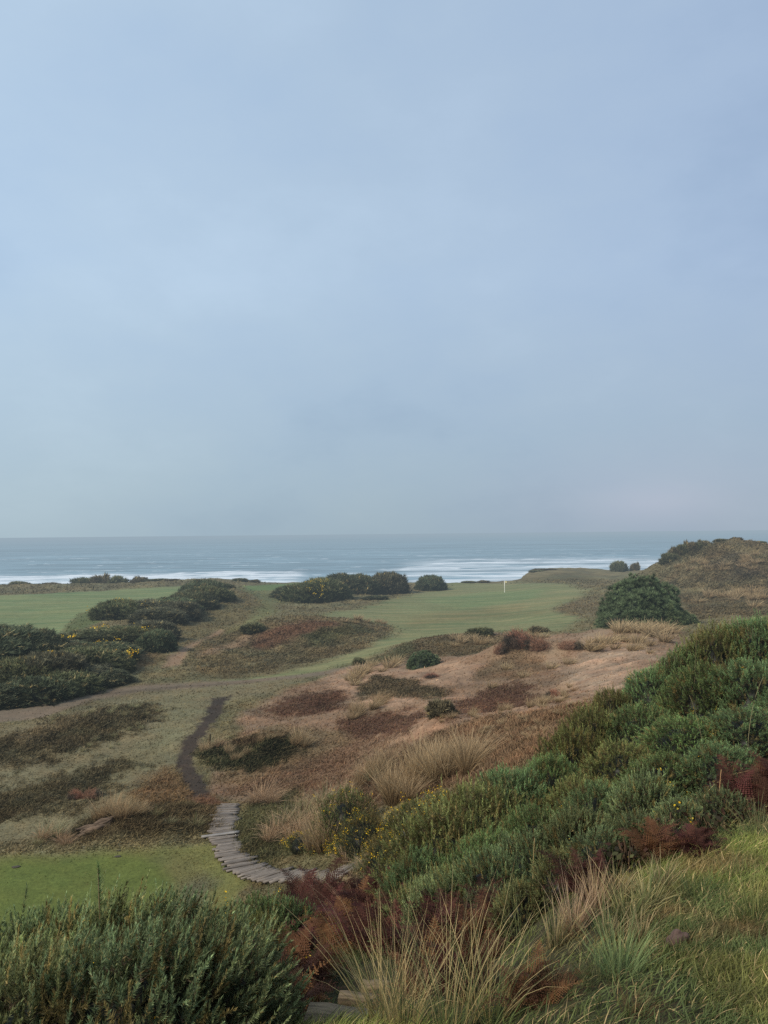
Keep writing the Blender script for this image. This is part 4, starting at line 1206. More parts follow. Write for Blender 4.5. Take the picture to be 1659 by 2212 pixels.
tufts([(362, 868, 30), (350, 870, 24), (340, 862, 26), (356, 848, 34)], TUFT[4:], 'thin straw tussock in the scrub near the boardwalk end', 'thin tussocks near the boardwalk end')
tufts(around([(612, 633), (630, 632), (650, 636), (664, 645)], 26, 7, 6, 9, 15), FTUFT, 'bleached tussock in the straw bank below the big pine shrub', 'bleached tussocks below the big pine shrub')
tufts(around([(580, 655), (600, 648), (622, 650), (650, 656)], 20, 8, 6, 7, 13), FTUFT, 'bleached tussock scattered on the bare sand', 'bleached tussocks on the bare sand')
tufts(around([(344, 716), (356, 713), (370, 709), (380, 704)], 9, 5, 4, 11, 18), TUFT[:4], 'straw tussock in the patch between the brown sand slopes', 'straw tussocks between the brown slopes')
tufts(around([(345, 690), (352, 678), (372, 668), (400, 664)], 14, 6, 5, 6, 12), FTUFT, 'small straw tussock at the left side of the sand', 'small tussocks left on the sand')
tufts(around([(430, 650), (460, 644), (500, 645), (545, 640)], 18, 8, 4, 5, 10), FTUFT, 'small straw tussock on the brown ridge beyond the sand', 'small tussocks on the ridge')
tufts(around([(200, 748), (212, 742), (225, 750)], 7, 5, 4, 10, 16), TUFT, 'straw tussock on the left side of the dark green mound', 'tussocks left on the dark mound')
tufts([(294, 742, 20), (290, 744, 15), (300, 745, 16)], TUFT[:4], 'tall straw tussock at the right end of the dark green mound', 'tussocks right on the dark mound')
tufts([(255, 740, 11), (266, 737, 10), (275, 736, 10), (240, 752, 11), (230, 758, 12)], TUFT, 'short straw tussock along the crest of the dark green mound', 'tussocks along the dark mound')
tufts([(97, 812, 26), (106, 812, 32), (113, 813, 30), (119, 814, 24), (128, 812, 20), (92, 814, 20), (136, 810, 16)], TUFT[:4], 'golden tussock bending over the back of the log mound', 'golden tussocks on the log mound')
tufts([(190, 823, 18), (150, 812, 14), (164, 820, 12)], TUFT[5:], 'pale tussock on the right side of the log mound', 'pale tussocks on the log mound')
tufts([(36, 832, 22), (48, 830, 24), (54, 836, 20), (30, 838, 14), (60, 838, 16)], TUFT[4:], 'tussock at the left edge of the log mound', 'tussocks left of the log')
tufts(around([(440, 722), (470, 719), (500, 716), (530, 710), (556, 700), (574, 690)], 30, 6, 3, 6, 13), TUFT[:5], 'short dry grass tuft along the rim of the thatch slope', 'dry tufts along the rim')
tufts(around([(430, 762), (470, 750), (500, 740), (545, 724), (575, 706)], 60, 14, 13, 6, 10), FTUFT, 'flattened brown grass tuft on the thatch slope', 'flattened tufts on the thatch slope', .6)
tufts(around([(40, 720), (90, 712), (150, 700), (120, 735), (60, 745)], 22, 14, 6, 5, 9), TUFT[5:], 'short grey grass tuft in the heath left of the path', 'grey tufts in the left heath')
tufts(around([(690, 600), (720, 606), (755, 600), (740, 612)], 22, 12, 5, 5, 10), FTUFT, 'bleached tussock below the right dune', 'bleached tussocks below the right dune')
tufts(around([(680, 575), (720, 570), (760, 575), (740, 560)], 20, 12, 6, 4, 7), FTUFT, 'pale grass tuft on the face of the right dune', 'pale tufts on the right dune')
tufts([(548, 672, 9), (566, 668, 10), (520, 680, 8), (488, 690, 9), (503, 672, 8)], FTUFT, 'short straw tuft at the foot of the sandy hummock', 'straw tufts by the sandy hummock')
tufts(around([(340, 622), (360, 620), (380, 624)], 8, 6, 2, 4, 7), FTUFT, 'pale grass tuft along the right crest of the rusty mound', 'pale tufts on the rusty mound')

# ---- near marram, reeds and green grass
def near_tuft(name, px, py, size, label, cat, group=None, **kw):
    x, y, g = hit(px, py)
    s = size * y / F
    me = make_tuft(**kw)
    me.name = name
    o = link(name, me, None, (x, y, g), 0, (s, s, s))
    return tag(o, label, cat, group)

mar = dict(colA=(128, 112, 70), colB=(212, 184, 134), green=.25, droop=.5)
near_tuft('marram_grass', 372, 1024, 150, 'tall straw marram clump over the wooden steps', 'marram grass', seed=101, N=100, W=.0052, spread=.25, wind=-.1, root=.09, **mar)
near_tuft('marram_grass', 395, 1034, 150, 'dense upright marram clump just right of the wooden steps', 'marram grass', seed=102, N=110, W=.0052, spread=.2, wind=.1, root=.1, **mar)
near_tuft('marram_grass', 440, 1034, 165, 'tall greenish marram clump at the bottom centre', 'marram grass', seed=103, N=100, W=.005, spread=.22, wind=.1, root=.12, **{**mar, 'green': .5})
near_tuft('marram_grass', 480, 1022, 155, 'arching marram clump in front of the dark bracken', 'marram grass', seed=104, N=85, W=.005, spread=.25, wind=.15, root=.12, **{**mar, 'green': .55})
near_tuft('marram_grass', 520, 1000, 125, 'thin marram clump leaning right at the bottom', 'marram grass', seed=105, N=45, W=.0055, spread=.3, wind=.25, root=.1, **{**mar, 'green': .6})
near_tuft('marram_grass', 415, 995, 110, 'loose marram clump behind the bottom centre clumps', 'marram grass', seed=106, N=50, W=.005, spread=.35, wind=.1, root=.1, **mar)
near_tuft('reed_clump', 565, 940, 70, 'dry pinkish reed stems standing against the gorse', 'reeds', seed=110, N=119, W=0.0116, spread=.12, wind=.02, droop=.25, root=.1, colA=(120, 96, 76), colB=(196, 164, 134))
near_tuft('reed_clump', 584, 925, 65, 'brown upright reed stems left of the pale green reeds', 'reeds', seed=111, N=85, W=0.0116, spread=.1, wind=.02, droop=.2, root=.08, colA=(112, 90, 70), colB=(190, 156, 124))
near_tuft('reed_clump', 620, 930, 65, 'pale green and straw reeds with bent leaves', 'reeds', seed=112, N=136, W=0.0174, spread=.3, wind=.15, droop=.9, root=.12, colA=(88, 88, 56), colB=(186, 176, 122), green=.5)
near_tuft('reed_clump', 640, 915, 62, 'straw reeds at the edge of the grass slope', 'reeds', seed=113, N=102, W=0.0145, spread=.25, wind=.15, droop=.8, root=.12, colA=(100, 92, 62), colB=(192, 174, 126), green=.35)
for q_, (a_, b_, c_, l_) in enumerate([(592, 915, 70, 'thin brown reed stems at the gorse foot, behind the pinkish reeds'), (610, 905, 66, 'straw reeds under the yellow tipped gorse'), (655, 895, 60, 'reeds fraying out at the upper edge of the grass slope'), (548, 950, 80, 'loose straw reeds left of the pinkish reeds'), (632, 945, 56, 'short bent reeds above the bright green clump'), (600, 945, 70, 'mixed green and straw reeds in the reed bed')]):
    near_tuft('reed_clump', a_, b_, c_ * .8, l_, 'reeds', seed=180 + q_, N=102, W=0.0145, spread=.22, wind=.1, droop=.6, root=.14, colA=(104, 90, 64), colB=(196, 172, 128), green=[.1, .2, .3, .15, .3, .45][q_])
near_tuft('grass_clump', 612, 980, 66, 'bright blue green grass clump beside the brown stone', 'grass clump', seed=120, N=240, W=.009, spread=.4, wind=.05, droop=.5, root=.28, colA=(84, 100, 62), colB=(150, 162, 108), green=.0)
near_tuft('grass_clump', 588, 985, 54, 'grey green grass clump left of the bright one', 'grass clump', seed=121, N=180, W=.008, spread=.55, wind=-.1, droop=.7, root=.25, colA=(88, 92, 62), colB=(146, 146, 104), green=.2)
near_tuft('grass_clump', 300, 958, 44, 'green broad bladed tuft below the red bracken', 'grass clump', seed=122, N=70, W=.011, spread=.6, wind=.1, droop=.6, root=.08, colA=(56, 68, 48), colB=(104, 112, 84), green=.2)
near_tuft('grass_clump', 270, 1015, 40, 'dark green grass tuft beside the wooden steps', 'grass clump', seed=123, N=90, W=.009, spread=.6, wind=.0, droop=.6, root=.15, colA=(52, 62, 44), colB=(98, 106, 78), green=.2)
near_tuft('grass_clump', 300, 985, 36, 'short grass tuft left of the top wooden step', 'grass clump', seed=124, N=120, W=.007, spread=.6, wind=.1, droop=.6, root=.2, colA=(50, 62, 38), colB=(86, 98, 60), green=.2)
near_tuft('grass_clump', 550, 1000, 46, 'rusty brown grass clump at the bottom right of the marram', 'grass clump', seed=125, N=160, W=.007, spread=.5, wind=.3, droop=.9, root=.25, colA=(88, 66, 46), colB=(142, 108, 76), green=.15)
near_tuft('grass_clump', 625, 1020, 46, 'orange brown grass clump on the near slope', 'grass clump', seed=126, N=200, W=.005, spread=.5, wind=.3, droop=.9, root=.28, colA=(92, 70, 46), colB=(140, 110, 74), green=.2)
near_tuft('grass_clump', 755, 930, 70, 'pale yellow green grass clump at the right edge', 'grass clump', seed=127, N=200, W=.009, spread=.5, wind=.35, droop=.7, root=.3, colA=(96, 102, 58), colB=(164, 162, 104), green=.2)
near_tuft('grass_clump', 735, 890, 50, 'olive grass clump high on the near slope', 'grass clump', seed=128, N=180, W=.008, spread=.55, wind=.4, droop=.8, root=.3, colA=(78, 78, 48), colB=(120, 114, 74), green=.4)
near_tuft('grass_clump', 690, 905, 46, 'deep green grass clump on the slope above the brown stone', 'grass clump', seed=129, N=220, W=.007, spread=.6, wind=.4, droop=.8, root=.3, colA=(54, 68, 44), colB=(88, 104, 66), green=.4)
near_tuft('grass_clump', 725, 1010, 40, 'pale straw blades in the turf at the bottom right', 'grass clump', seed=130, N=120, W=.008, spread=.6, wind=.3, droop=.7, root=.25, colA=(92, 92, 54), colB=(150, 142, 94), green=.4)
near_tuft('grass_clump', 700, 985, 36, 'yellow green blades in the turf right of the brown stone', 'grass clump', seed=131, N=160, W=.005, spread=.6, wind=.3, droop=.7, root=.3, colA=(80, 84, 46), colB=(122, 120, 66), green=.4)
near_tuft('grass_clump', 700, 850, 40, 'dark green grass at the foot of the hedge', 'grass clump', seed=132, N=200, W=.008, spread=.6, wind=.3, droop=.7, root=.35, colA=(56, 64, 42), colB=(92, 100, 64), green=.4)
near_tuft('grass_clump', 755, 845, 50, 'mixed straw and green grass below the hedge at the right edge', 'grass clump', seed=133, N=160, W=.009, spread=.45, wind=.2, droop=.7, root=.3, colA=(80, 76, 50), colB=(140, 126, 88), green=.4)

# ---- long single stalks in the hedge
def stalks(name, label, items, cat='grass stalk', group=None):
    for i, (px, d, top, lean, droop, c) in enumerate(items):
        x = (px - 384) / F * d; g = float(ground(x, d))
        h = EYE - (top - hor(px)) / F * d - g
        acc = Acc()
        t = np.linspace(0, 1, 9)
        pts = np.stack([lean * t ** 2, 0 * t, h * (t - droop * t ** 3)], 1)
        tube(acc, pts, .006 * (1 - .6 * t), 5, srgb(*c))
        tag(link(name, acc.mesh(name, M_DRY, True), None, (x, d, g)), label[i], cat, group)
stalks('dry_stalk', ['dry bent stalk arching right across the hedge', 'upright broken reed stalk in the hedge', 'pale stalk bowing right over the brown bracken', 'leaning stalk above the grass slope', 'thin stalk rising from the marram against the gorse', 'green stalk bent over the bracken gap', 'long pale stalk curving right above the reeds', 'thin green stalk standing before the tee lawn', 'thin pale stalk in the upper hedge near the right edge', 'thin stalk leaning left in the upper hedge', 'bare twig poking out of the hedge crest', 'bare twig at the left shoulder of the hedge', 'thin stalk over the lower left thicket', 'thin stalk leaning over the reed bed'],
       [(690, 7.0, 742, .62, .35, (176, 156, 112)), (712, 6.6, 768, .03, 0, (190, 152, 110)), (690, 6.4, 785, .5, .3, (170, 140, 96)), (735, 6.0, 795, .4, .1, (150, 134, 92)), (527, 6.2, 835, .02, 0, (168, 146, 104)), (548, 5.8, 865, .28, .3, (142, 140, 92)), (556, 5.6, 860, .42, .4, (160, 152, 106)), (118, 5.0, 885, .13, 0, (128, 124, 76)), (742, 11.0, 668, .25, .1, (150, 142, 108)), (700, 10.4, 690, -.2, .05, (140, 132, 98)), (690, 14.5, 628, .1, 0, (120, 108, 80)), (612, 14.0, 676, -.3, .1, (96, 84, 60)), (226, 5.0, 905, .2, .1, (140, 132, 92)), (575, 5.0, 838, .2, .2, (160, 146, 100))])


# ------------------------------------------------------------------ bracken
def make_frond(rng, n=22):
    """one fern frond along +X, arching; returns verts/tris"""
    V = []; T = []
    t = np.linspace(0.12, 1, n)
    for s in (-1, 1):
        for i, u in enumerate(t):
            base = np.array([u, 0, .35 * math.sin(u * 2.2) - .28 * u * u])
            ln = .34 * (1 - u) ** .8 * min(1, u * 5) + .02
            tip = base + np.array([ln * .35, s * ln, -.12 * ln + rng.normal(0, .03)])
            m = 5
            for q in range(m):           # pinnules
                a = base + (tip - base) * (q / m); b = base + (tip - base) * ((q + .85) / m)
                w = .026 * (1 - q / m) + .008
                k = len(V)
                V += [a, b, (a + b) / 2 + np.array([w, 0, rng.normal(0, .01)]), (a + b) / 2 + np.array([-w, 0, rng.normal(0, .01)])]
                T += [(k, k + 1, k + 2), (k, k + 3, k + 1)]
    return np.array(V), np.array(T)

def make_bracken(seed, N=26, tone=(82, 50, 40)):
    N = int(N * 1.8)
    rng = np.random.default_rng(seed); acc = Acc()
    fr = [make_frond(rng) for _ in range(3)]
    for i in range(N):
        v, t = fr[i % 3]
        a = rng.uniform(0, 6.28); el = rng.uniform(.1, 1.1); s = rng.uniform(.4, .85)
        ce, se = math.cos(el), math.sin(el)
        w = v * s
        w = np.stack([w[:, 0] * ce - w[:, 2] * se, w[:, 1], w[:, 0] * se + w[:, 2] * ce], 1)
        ca, sa = math.cos(a), math.sin(a)
        w = np.stack([w[:, 0] * ca - w[:, 1] * sa, w[:, 0] * sa + w[:, 1] * ca, w[:, 2]], 1)
        w += np.array([rng.normal(0, .18), rng.normal(0, .18), .05])
        c = srgb(*tone) * rng.uniform(.45, 1.35) * np.array([1, rng.uniform(.85, 1.1), rng.uniform(.85, 1.1)])
        acc.add(w, t, c)
    return acc.mesh('bracken', M_FERN)
BR = [make_bracken(141), make_bracken(142, 28, (74, 44, 38)), make_bracken(143, 24, (104, 72, 50)), make_bracken(144, 26, (72, 46, 36))]
B_ = 'dead maroon bracken clump '
for i, (px, py, sp, lab) in enumerate([
        (390, 906, 32, 'right behind the boardwalk end'), (374, 908, 32, 'below the boardwalk end among straw blades'), (396, 925, 40, 'beside the lowest gorse of the hedge'),
        (354, 922, 36, 'in the middle of the big bracken bed'), (332, 926, 36, 'at the left of the big bracken bed'), (374, 928, 44, 'in the lower part of the big bracken bed'),
        (345, 936, 44, 'at the lower edge of the big bracken bed'), (316, 946, 40, 'next to the trailing gorse'), (398, 955, 44, 'in the hollow under the lowest gorse'),
        (298, 962, 44, 'orange brown one by the green tuft'), (290, 990, 50, 'at the right end of the lower left thicket'),
        (272, 1004, 50, 'dark one beside the steps'), (262, 1030, 56, 'deep red one low by the steps'), (432, 965, 50, 'behind the tall marram'),
        (418, 990, 50, 'between the steps and the marram'), (492, 950, 48, 'in the gap behind the marram'), (455, 1000, 54, 'between the marram stalks'),
        (582, 905, 40, 'curled above the reed stems'), (652, 868, 36, 'below the yellow flower spray'), (766, 815, 46, 'at the right edge below the hedge'),
        (742, 822, 40, 'beside the broken reed stalks'), (690, 862, 30, 'brown at the foot of the hedge'), (520, 1005, 44, 'rusty among the bottom grass'), (470, 935, 44, 'under the dark hedge foot left of the gap'),
        (306, 914, 38, 'at the back of the bed below the boardwalk planks'), (366, 952, 46, 'at the right front of the big bracken bed'), (338, 956, 44, 'at the centre front of the big bracken bed'),
        (318, 926, 40, 'between the trailing gorse and the big bed'), (302, 940, 42, 'leaning on the gorse thicket'), (280, 972, 46, 'against the right side of the thicket'),
        (284, 1016, 50, 'low one between the thicket and the nearest step'), (408, 935, 42, 'tucked under the drooping gorse'), (392, 942, 42, 'on the right edge of the big bed'), (445, 945, 46, 'deep in the hollow behind the marram'), (474, 965, 46, 'behind the greenish marram clump')]):
    x, y, g = hit(px, py); sc_ = sp * y / F * 1.5
    o = link('bracken_fern', BR[i % 4], None, (x, y, g), random.uniform(0, 6.28), (sc_, sc_, sc_ * .9))
    tag(o, B_ + lab, 'bracken', 'dead bracken on the near slope')
# straw blades over the bracken bed
near_tuft('grass_clump', 352, 925, 60, 'long pink straw blades arching out of the red bracken', 'grass clump', seed=150, N=80, W=.008, spread=.6, wind=-.15, droop=.7, root=.25, colA=(110, 84, 66), colB=(168, 140, 112))
for q_, (a_, b_, c_, l_) in enumerate([(330, 935, 50, 'pale straw blades leaning left out of the bracken bed'), (368, 940, 52, 'straw blades low in the bracken bed'), (345, 905, 46, 'short straw blades at the back of the bracken bed')]):
    near_tuft('grass_clump', a_, b_, c_, l_, 'grass clump', seed=190 + q_, N=70, W=.008, spread=.55, wind=[-.3, .2, .1][q_], droop=.7, root=.25, colA=(120, 94, 72), colB=(186, 156, 124))
for q_, (a_, b_, c_, l_) in enumerate([(318, 968, 40, 'fresh green tuft on the path above the steps'), (345, 965, 34, 'olive tuft on the path edge under the marram'), (285, 1022, 40, 'green tuft at the bottom beside the nearest step'), (330, 980, 30, 'low mossy tuft left of the uppermost step')]):
    near_tuft('grass_clump', a_, b_, c_, l_, 'grass clump', seed=200 + q_, N=170, W=.007, spread=.6, wind=.05, droop=.7, root=.3, colA=(58, 70, 44), colB=(100, 112, 66), green=.3)
near_tuft('grass_clump', 385, 915, 56, 'thin straw blades at the right of the red bracken', 'grass clump', seed=151, N=40, W=.008, spread=.5, wind=.2, droop=.6, root=.3, colA=(110, 84, 66), colB=(168, 140, 112))


# ---- bramble with dark leaves at the hedge foot
def bramble(px, d, r, label, seed):
    rng = np.random.default_rng(seed); acc = Acc(); st = Acc()
    x = (px - 384) / F * d; g = float(ground(x, d))
    n = 420
    dd = norm(rng.normal(size=(n, 3))); dd[:, 2] = np.abs(dd[:, 2])
    p = dd * r * rng.uniform(.35, 1, (n, 1)) * np.array([1, 1, .65])
    for i in range(n):
        a = norm(rng.normal(size=3) + np.array([0, -.3, 1.0])); s = rng.uniform(.012, .03)
        xx = norm(np.cross(a, rng.normal(size=3))); yy = np.cross(a, xx)
        v = [p[i] - xx * s, p[i] + yy * s * .6 - xx * s * .1, p[i] + xx * s * 1.2, p[i] - yy * s * .6 - xx * s * .1]
        acc.add(np.array(v), [(0, 1, 2), (0, 2, 3)], srgb(*[(52, 46, 34), (64, 66, 42), (70, 48, 38), (78, 78, 48)][rng.integers(4)]) * rng.uniform(.5, 1.3))
    for i in range(22):
        e = p[i * 9] * 1.1
        tube(st, [(0, 0, -.02), e * .5 + np.array([0, 0, .12]), e], [.005, .004, .002], 5, srgb(92, 72, 54))
    o = tag(link('bramble', st.mesh('bramble', M_FERN), None, (x, d, g)), label, 'bramble')
    link('leaves', acc.mesh('leaves', M_FERN), o)['kind'] = 'stuff'
bramble(692, 5.3, .34, 'dark leaved bramble at the foot of the hedge beside the grass', 160)
bramble(662, 5.1, .34, 'brownish bramble under the yellow gorse flowers', 161)
bramble(730, 5.8, .34, 'small bramble near the broken reed stalks', 162)
bramble(622, 4.8, .26, 'low dark bramble behind the straw reeds', 163)


# ------------------------------------------------------------------ boardwalk
def box_piece(acc, grains, c, ax, L, W, T, color, rng, up):
    """rough-sawn board: slightly irregular bevelled box with bowed length"""
    ax = np.array(ax) / np.linalg.norm(ax); up = np.array(up); side = np.cross(up, ax); side /= np.linalg.norm(side); up = np.cross(ax, side)
    nx = 6; V = []; G = []; T_ = []
    prof = [(-.5, -.5), (.5, -.5), (.5, .3), (.42, .5), (-.42, .5), (-.5, .3)]
    off = rng.uniform(0, 50)
    for i in range(nx + 1):
        t = i / nx - .5
        wj = W * (1 + rng.normal(0, .05)); hj = rng.normal(0, T * .06)
        for (a, b) in prof:
            V.append(np.array(c) + ax * (L * t) + side * (a * wj) + up * (b * T + hj))
            G.append((L * t + off, a * W + off, b * T))
    m = len(prof)
    for i in range(nx):
        for a in range(m):
            b = (a + 1) % m
            T_ += [(i * m + a, i * m + b, (i + 1) * m + b), (i * m + a, (i + 1) * m + b, (i + 1) * m + a)]
    for e in (0, nx):
        for a in range(1, m - 1):
            T_.append((e * m, e * m + a, e * m + a + 1) if e else (e * m, e * m + a + 1, e * m + a))
    acc.add(np.array(V), np.array(T_), np.asarray(color)); grains += G

def boardwalk():
    rng = np.random.default_rng(9)
    pix = [(222, 801), (219, 814), (216, 829), (219, 842), (226, 855), (237, 866), (252, 872.5), (270, 875.5), (290, 876.5), (308, 876.5), (326, 875), (344, 872)]
    pts = np.array([hit(a, b) for a, b in pix])
    seg = np.linalg.norm(np.diff(pts, axis=0), axis=1); s = np.concatenate([[0], np.cumsum(seg)])
    L = s[-1]; step = .112; n_ = int(L / step)
    root = bpy.data.objects.new('boardwalk', None); COL.objects.link(root)
    root.location = tuple(pts[0])
    tag(root, 'weathered grey plank boardwalk curving down past the tee lawn', 'boardwalk')
    acc = Acc(); gr = []
    pale = None
    def sm(q):
        return np.array([np.interp(q, s, pts[:, k]) for k in range(3)])
    for i in range(n_ + 1):
        q = i * step
        c = .5 * sm(q) + .25 * sm(max(0, q - .5)) + .25 * sm(min(L, q + .5))
        a = sm(max(0, q - .8)); b = sm(min(L, q + .8))
        tan = b - a
        side = np.array([1.0, np.interp(q / L, [0, .35, .6, 1], [.05, .12, .35, .75]), 0.]); side /= np.linalg.norm(side)
        # boards keep roughly crossing the view line where the walk bends
        side[1] += rng.normal(0, .05); side[0] += rng.normal(0, .03)
        ln = (.7 + .2 * q / L) * (1 + rng.normal(0, .08)); wd = .104 * (1 + rng.normal(0, .10))
        pos = c + side * rng.normal(0, .06)
        pos[2] = float(ground(pos[0], pos[1])) + .05 + rng.normal(0, .007)
        zl = float(ground(*(pos + side * .6)[:2])); zr = float(ground(*(pos - side * .6)[:2]))
        axd = side.copy(); axd[2] = (zl - zr) / 1.2 * .6
        k = rng.uniform(.7, 1.35); colr = np.array([1, .985, .97]) * k
        up = np.array([rng.normal(0, .04), -tan[2] * tan[1] / (np.linalg.norm(tan) ** 2) + rng.normal(0, .03), 1.0])
        if pale is None and i == int(n_ * .30):
            pale = (pos, axd, up); continue
        box_piece(acc, gr, pos - pts[0], axd, ln, wd, .038, colr, rng, up)
    v = np.concatenate(acc.v)
    link('decking', np_mesh('decking', v, np.concatenate(acc.t), None, np.concatenate(acc.c), M_WOOD, False, gr), root)
    acc = Acc(); gr = []
    pos, axd, up = pale
    box_piece(acc, gr, pos - pts[0] - np.array([.14, 0, -.02]), axd, 1.1, .13, .04, np.array([1.5, 1.62, 1.75]), rng, up)
    o = link('plank', np_mesh('plank', np.concatenate(acc.v), np.concatenate(acc.t), None, np.concatenate(acc.c), M_WOOD, False, gr), root)
    o['label'] = 'pale bluish plank sticking out to the left'
boardwalk()

def sleeper(px, py, L_, yaw, wd, label, seed, tone=1.0, lift=-.035, pitch=0.0):
    rng = np.random.default_rng(seed)
    c = np.array(hit(px, py)); c[2] += lift
    ax = np.array([math.cos(yaw), math.sin(yaw), pitch])
    acc = Acc(); gr = []
    box_piece(acc, gr, np.zeros(3), ax, L_, wd, .12, np.array([1, 1, 1]) * tone, rng, np.array([0, -.1, 1.0]))
    o = link('wooden_step', np_mesh('wooden_step', np.concatenate(acc.v), np.concatenate(acc.t), None, np.concatenate(acc.c), M_SLEEP, False, gr), None, tuple(c))
    tag(o, label, 'wooden step', 'wooden steps set in the slope')
sleeper(352, 1021, .60, -.16, .17, 'nearest weathered wooden step at the bottom edge', 171, 1.15)
sleeper(358, 1000, .42, -.14, .10, 'middle wooden step half covered by moss and grass', 172, .9)
sleeper(372, 986, .30, -.12, .09, 'uppermost faint wooden step under the marram blades', 173, .85)


# ------------------------------------------------------------------ small things
def flagstick():
    x, y, g = hit(503, 594.8)
    root = bpy.data.objects.new('flagstick', None); COL.objects.link(root); root.location = (x, y, g)
    tag(root, 'white golf flagstick with small pale yellow flag on the green', 'flagstick')
    acc = Acc(); tube(acc, [(0, 0, 0), (0, 0, 1.1), (0, 0, 2.25)], [.055, .055, .05], 8)
    link('pole', grain_mesh(acc, 'pole', plain_mat('white_pole', (.78, .76, .66), .4, 6, .06)), root)
    acc = Acc(); V = []; T = []
    nx, nz = 8, 5
    for i in range(nx + 1):
        for j in range(nz + 1):
            V.append((.03 + .52 * i / nx, .07 * math.sin(i * .9) * i / nx, 2.22 - .4 * j / nz - .10 * (i / nx) ** 2))
    for i in range(nx):
        for j in range(nz):
            a = i * (nz + 1) + j; T += [(a, a + 1, a + nz + 2), (a, a + nz + 2, a + nz + 1)]
    acc.add(np.array(V), T, np.ones(3))
    link('flag', grain_mesh(acc, 'flag', plain_mat('flag_cloth', (.62, .52, .28), .8, 5, .2)), root)
    acc = Acc(); t = np.linspace(0, 6.283, 15)
    tube(acc, np.stack([.06 * np.cos(t), .06 * np.sin(t), .004 + 0 * t], 1), np.full(15, .012), 6)
    link('cup', grain_mesh(acc, 'cup', plain_mat('cup_rim', (.7, .7, .68), .5, 6, .1)), root)
flagstick()

def stake():
    x, y, g = hit(204.5, 746)
    acc = Acc(); tube(acc, [(0, 0, -.1), (.01, 0, .35), (.03, 0, .66), (.03, 0, .7)], [.06, .055, .05, .03], 8, (.8, .9, .7))
    tag(link('wooden_stake', grain_mesh(acc, 'wooden_stake', M_LOG), None, (x, y, g)), 'short dark wooden stake standing at the left of the dark green mound', 'stake')
stake()

def log():
    a = np.array(hit(66, 831)); b = np.array(hit(114, 813))
    rng = np.random.default_rng(4)
    n_ = 16; t = np.linspace(0, 1, n_)
    base = a + (b - a) * t[:, None]
    acc = Acc(); o = base[0].copy()
    for q in range(7):
        off = rng.normal(0, .11); k0 = rng.integers(0, 4); k1 = n_ - rng.integers(0, 4)
        pts = base.copy()
        pts[:, 1] += off + .10 * np.sin(t * 5 + q * .3) + .03 * np.sin(t * 17 + q)
        pts[:, 2] = np.array([float(ground(p[0], p[1])) for p in pts]) + .05 + .07 * rng.random() + .03 * np.sin(t * 9 + q * 2)
        pts = pts[k0:k1]; m = len(pts); u = np.linspace(0, 1, m)
        tube(acc, pts - o, (.025 + .055 * np.sin(u * 3.0)) * rng.uniform(.7, 1.2) * rng.uniform(.85, 1.15, m), 8, np.ones(3) * rng.uniform(.6, 1.2))
    v = np.concatenate(acc.v)
    dr = norm((b - a)[None])[0]
    gr = np.stack([v @ dr, v[:, 1] * .7 + v[:, 2], v[:, 2]], 1)
    tag(link('fallen_log', np_mesh('fallen_log', v, np.concatenate(acc.t), None, np.concatenate(acc.c), M_LOG, True, gr), None, tuple(o)), 'long weathered brown log lying on the heath mound behind the tee lawn', 'log')
log()

def stone(px, py, size, label, name='stone', colr=(.095, .058, .046), squash=(.62, .5, 1.0), seed=3):
    x, y, g = hit(px, py)
    s = size * y / F
    rng = np.random.default_rng(seed); V = []; T = []; nu, nv = 18, 12
    for j in range(nv + 1):
        el = -math.pi / 2 + math.pi * j / nv
        for i in range(nu):
            az = 2 * math.pi * i / nu
            d = np.array([math.cos(el) * math.cos(az), math.cos(el) * math.sin(az), math.sin(el)])
            nz = float(fbm(np.array([d[0] * 2 + seed]), np.array([d[1] * 2 + d[2] * 1.6]), 3, seed)[0])
            V.append(d * (1 + .45 * nz) * s * np.array(squash) * .5)
    for j in range(nv):
        for i in range(nu):
            a = j * nu + i; b = j * nu + (i + 1) % nu
            T += [(a, b, b + nu), (a, b + nu, a + nu)]
    o = link(name, np_mesh(name, np.array(V), T, None, None, plain_mat(name + '_face', colr, .95, 30, .3), True), None, (x, y, g + s * .2))
    o.rotation_euler = (.35, .3, 0)
    return tag(o, label, name)
stone(669, 952, 25, 'rounded reddish brown stone in the grass beside the bright green clump', squash=(.8, .5, 1.05))
for i, (px, py, sz, lab) in enumerate([(111, 851, 6, 'dark divot on the tee lawn, the larger of two near the top edge'), (112, 845, 4, 'small dark divot on the tee lawn just behind the larger one'), (9, 859.5, 7, 'thin dark divot on the left of the tee lawn')]):
    x, y, g = hit(px, py); s = sz * y / F
    o = stone(px, py, sz, lab, 'divot', (.055, .045, .03), (1.2, .8, .16), 20 + i); o.rotation_euler = (0, 0, .3); o.location.z = g + .005


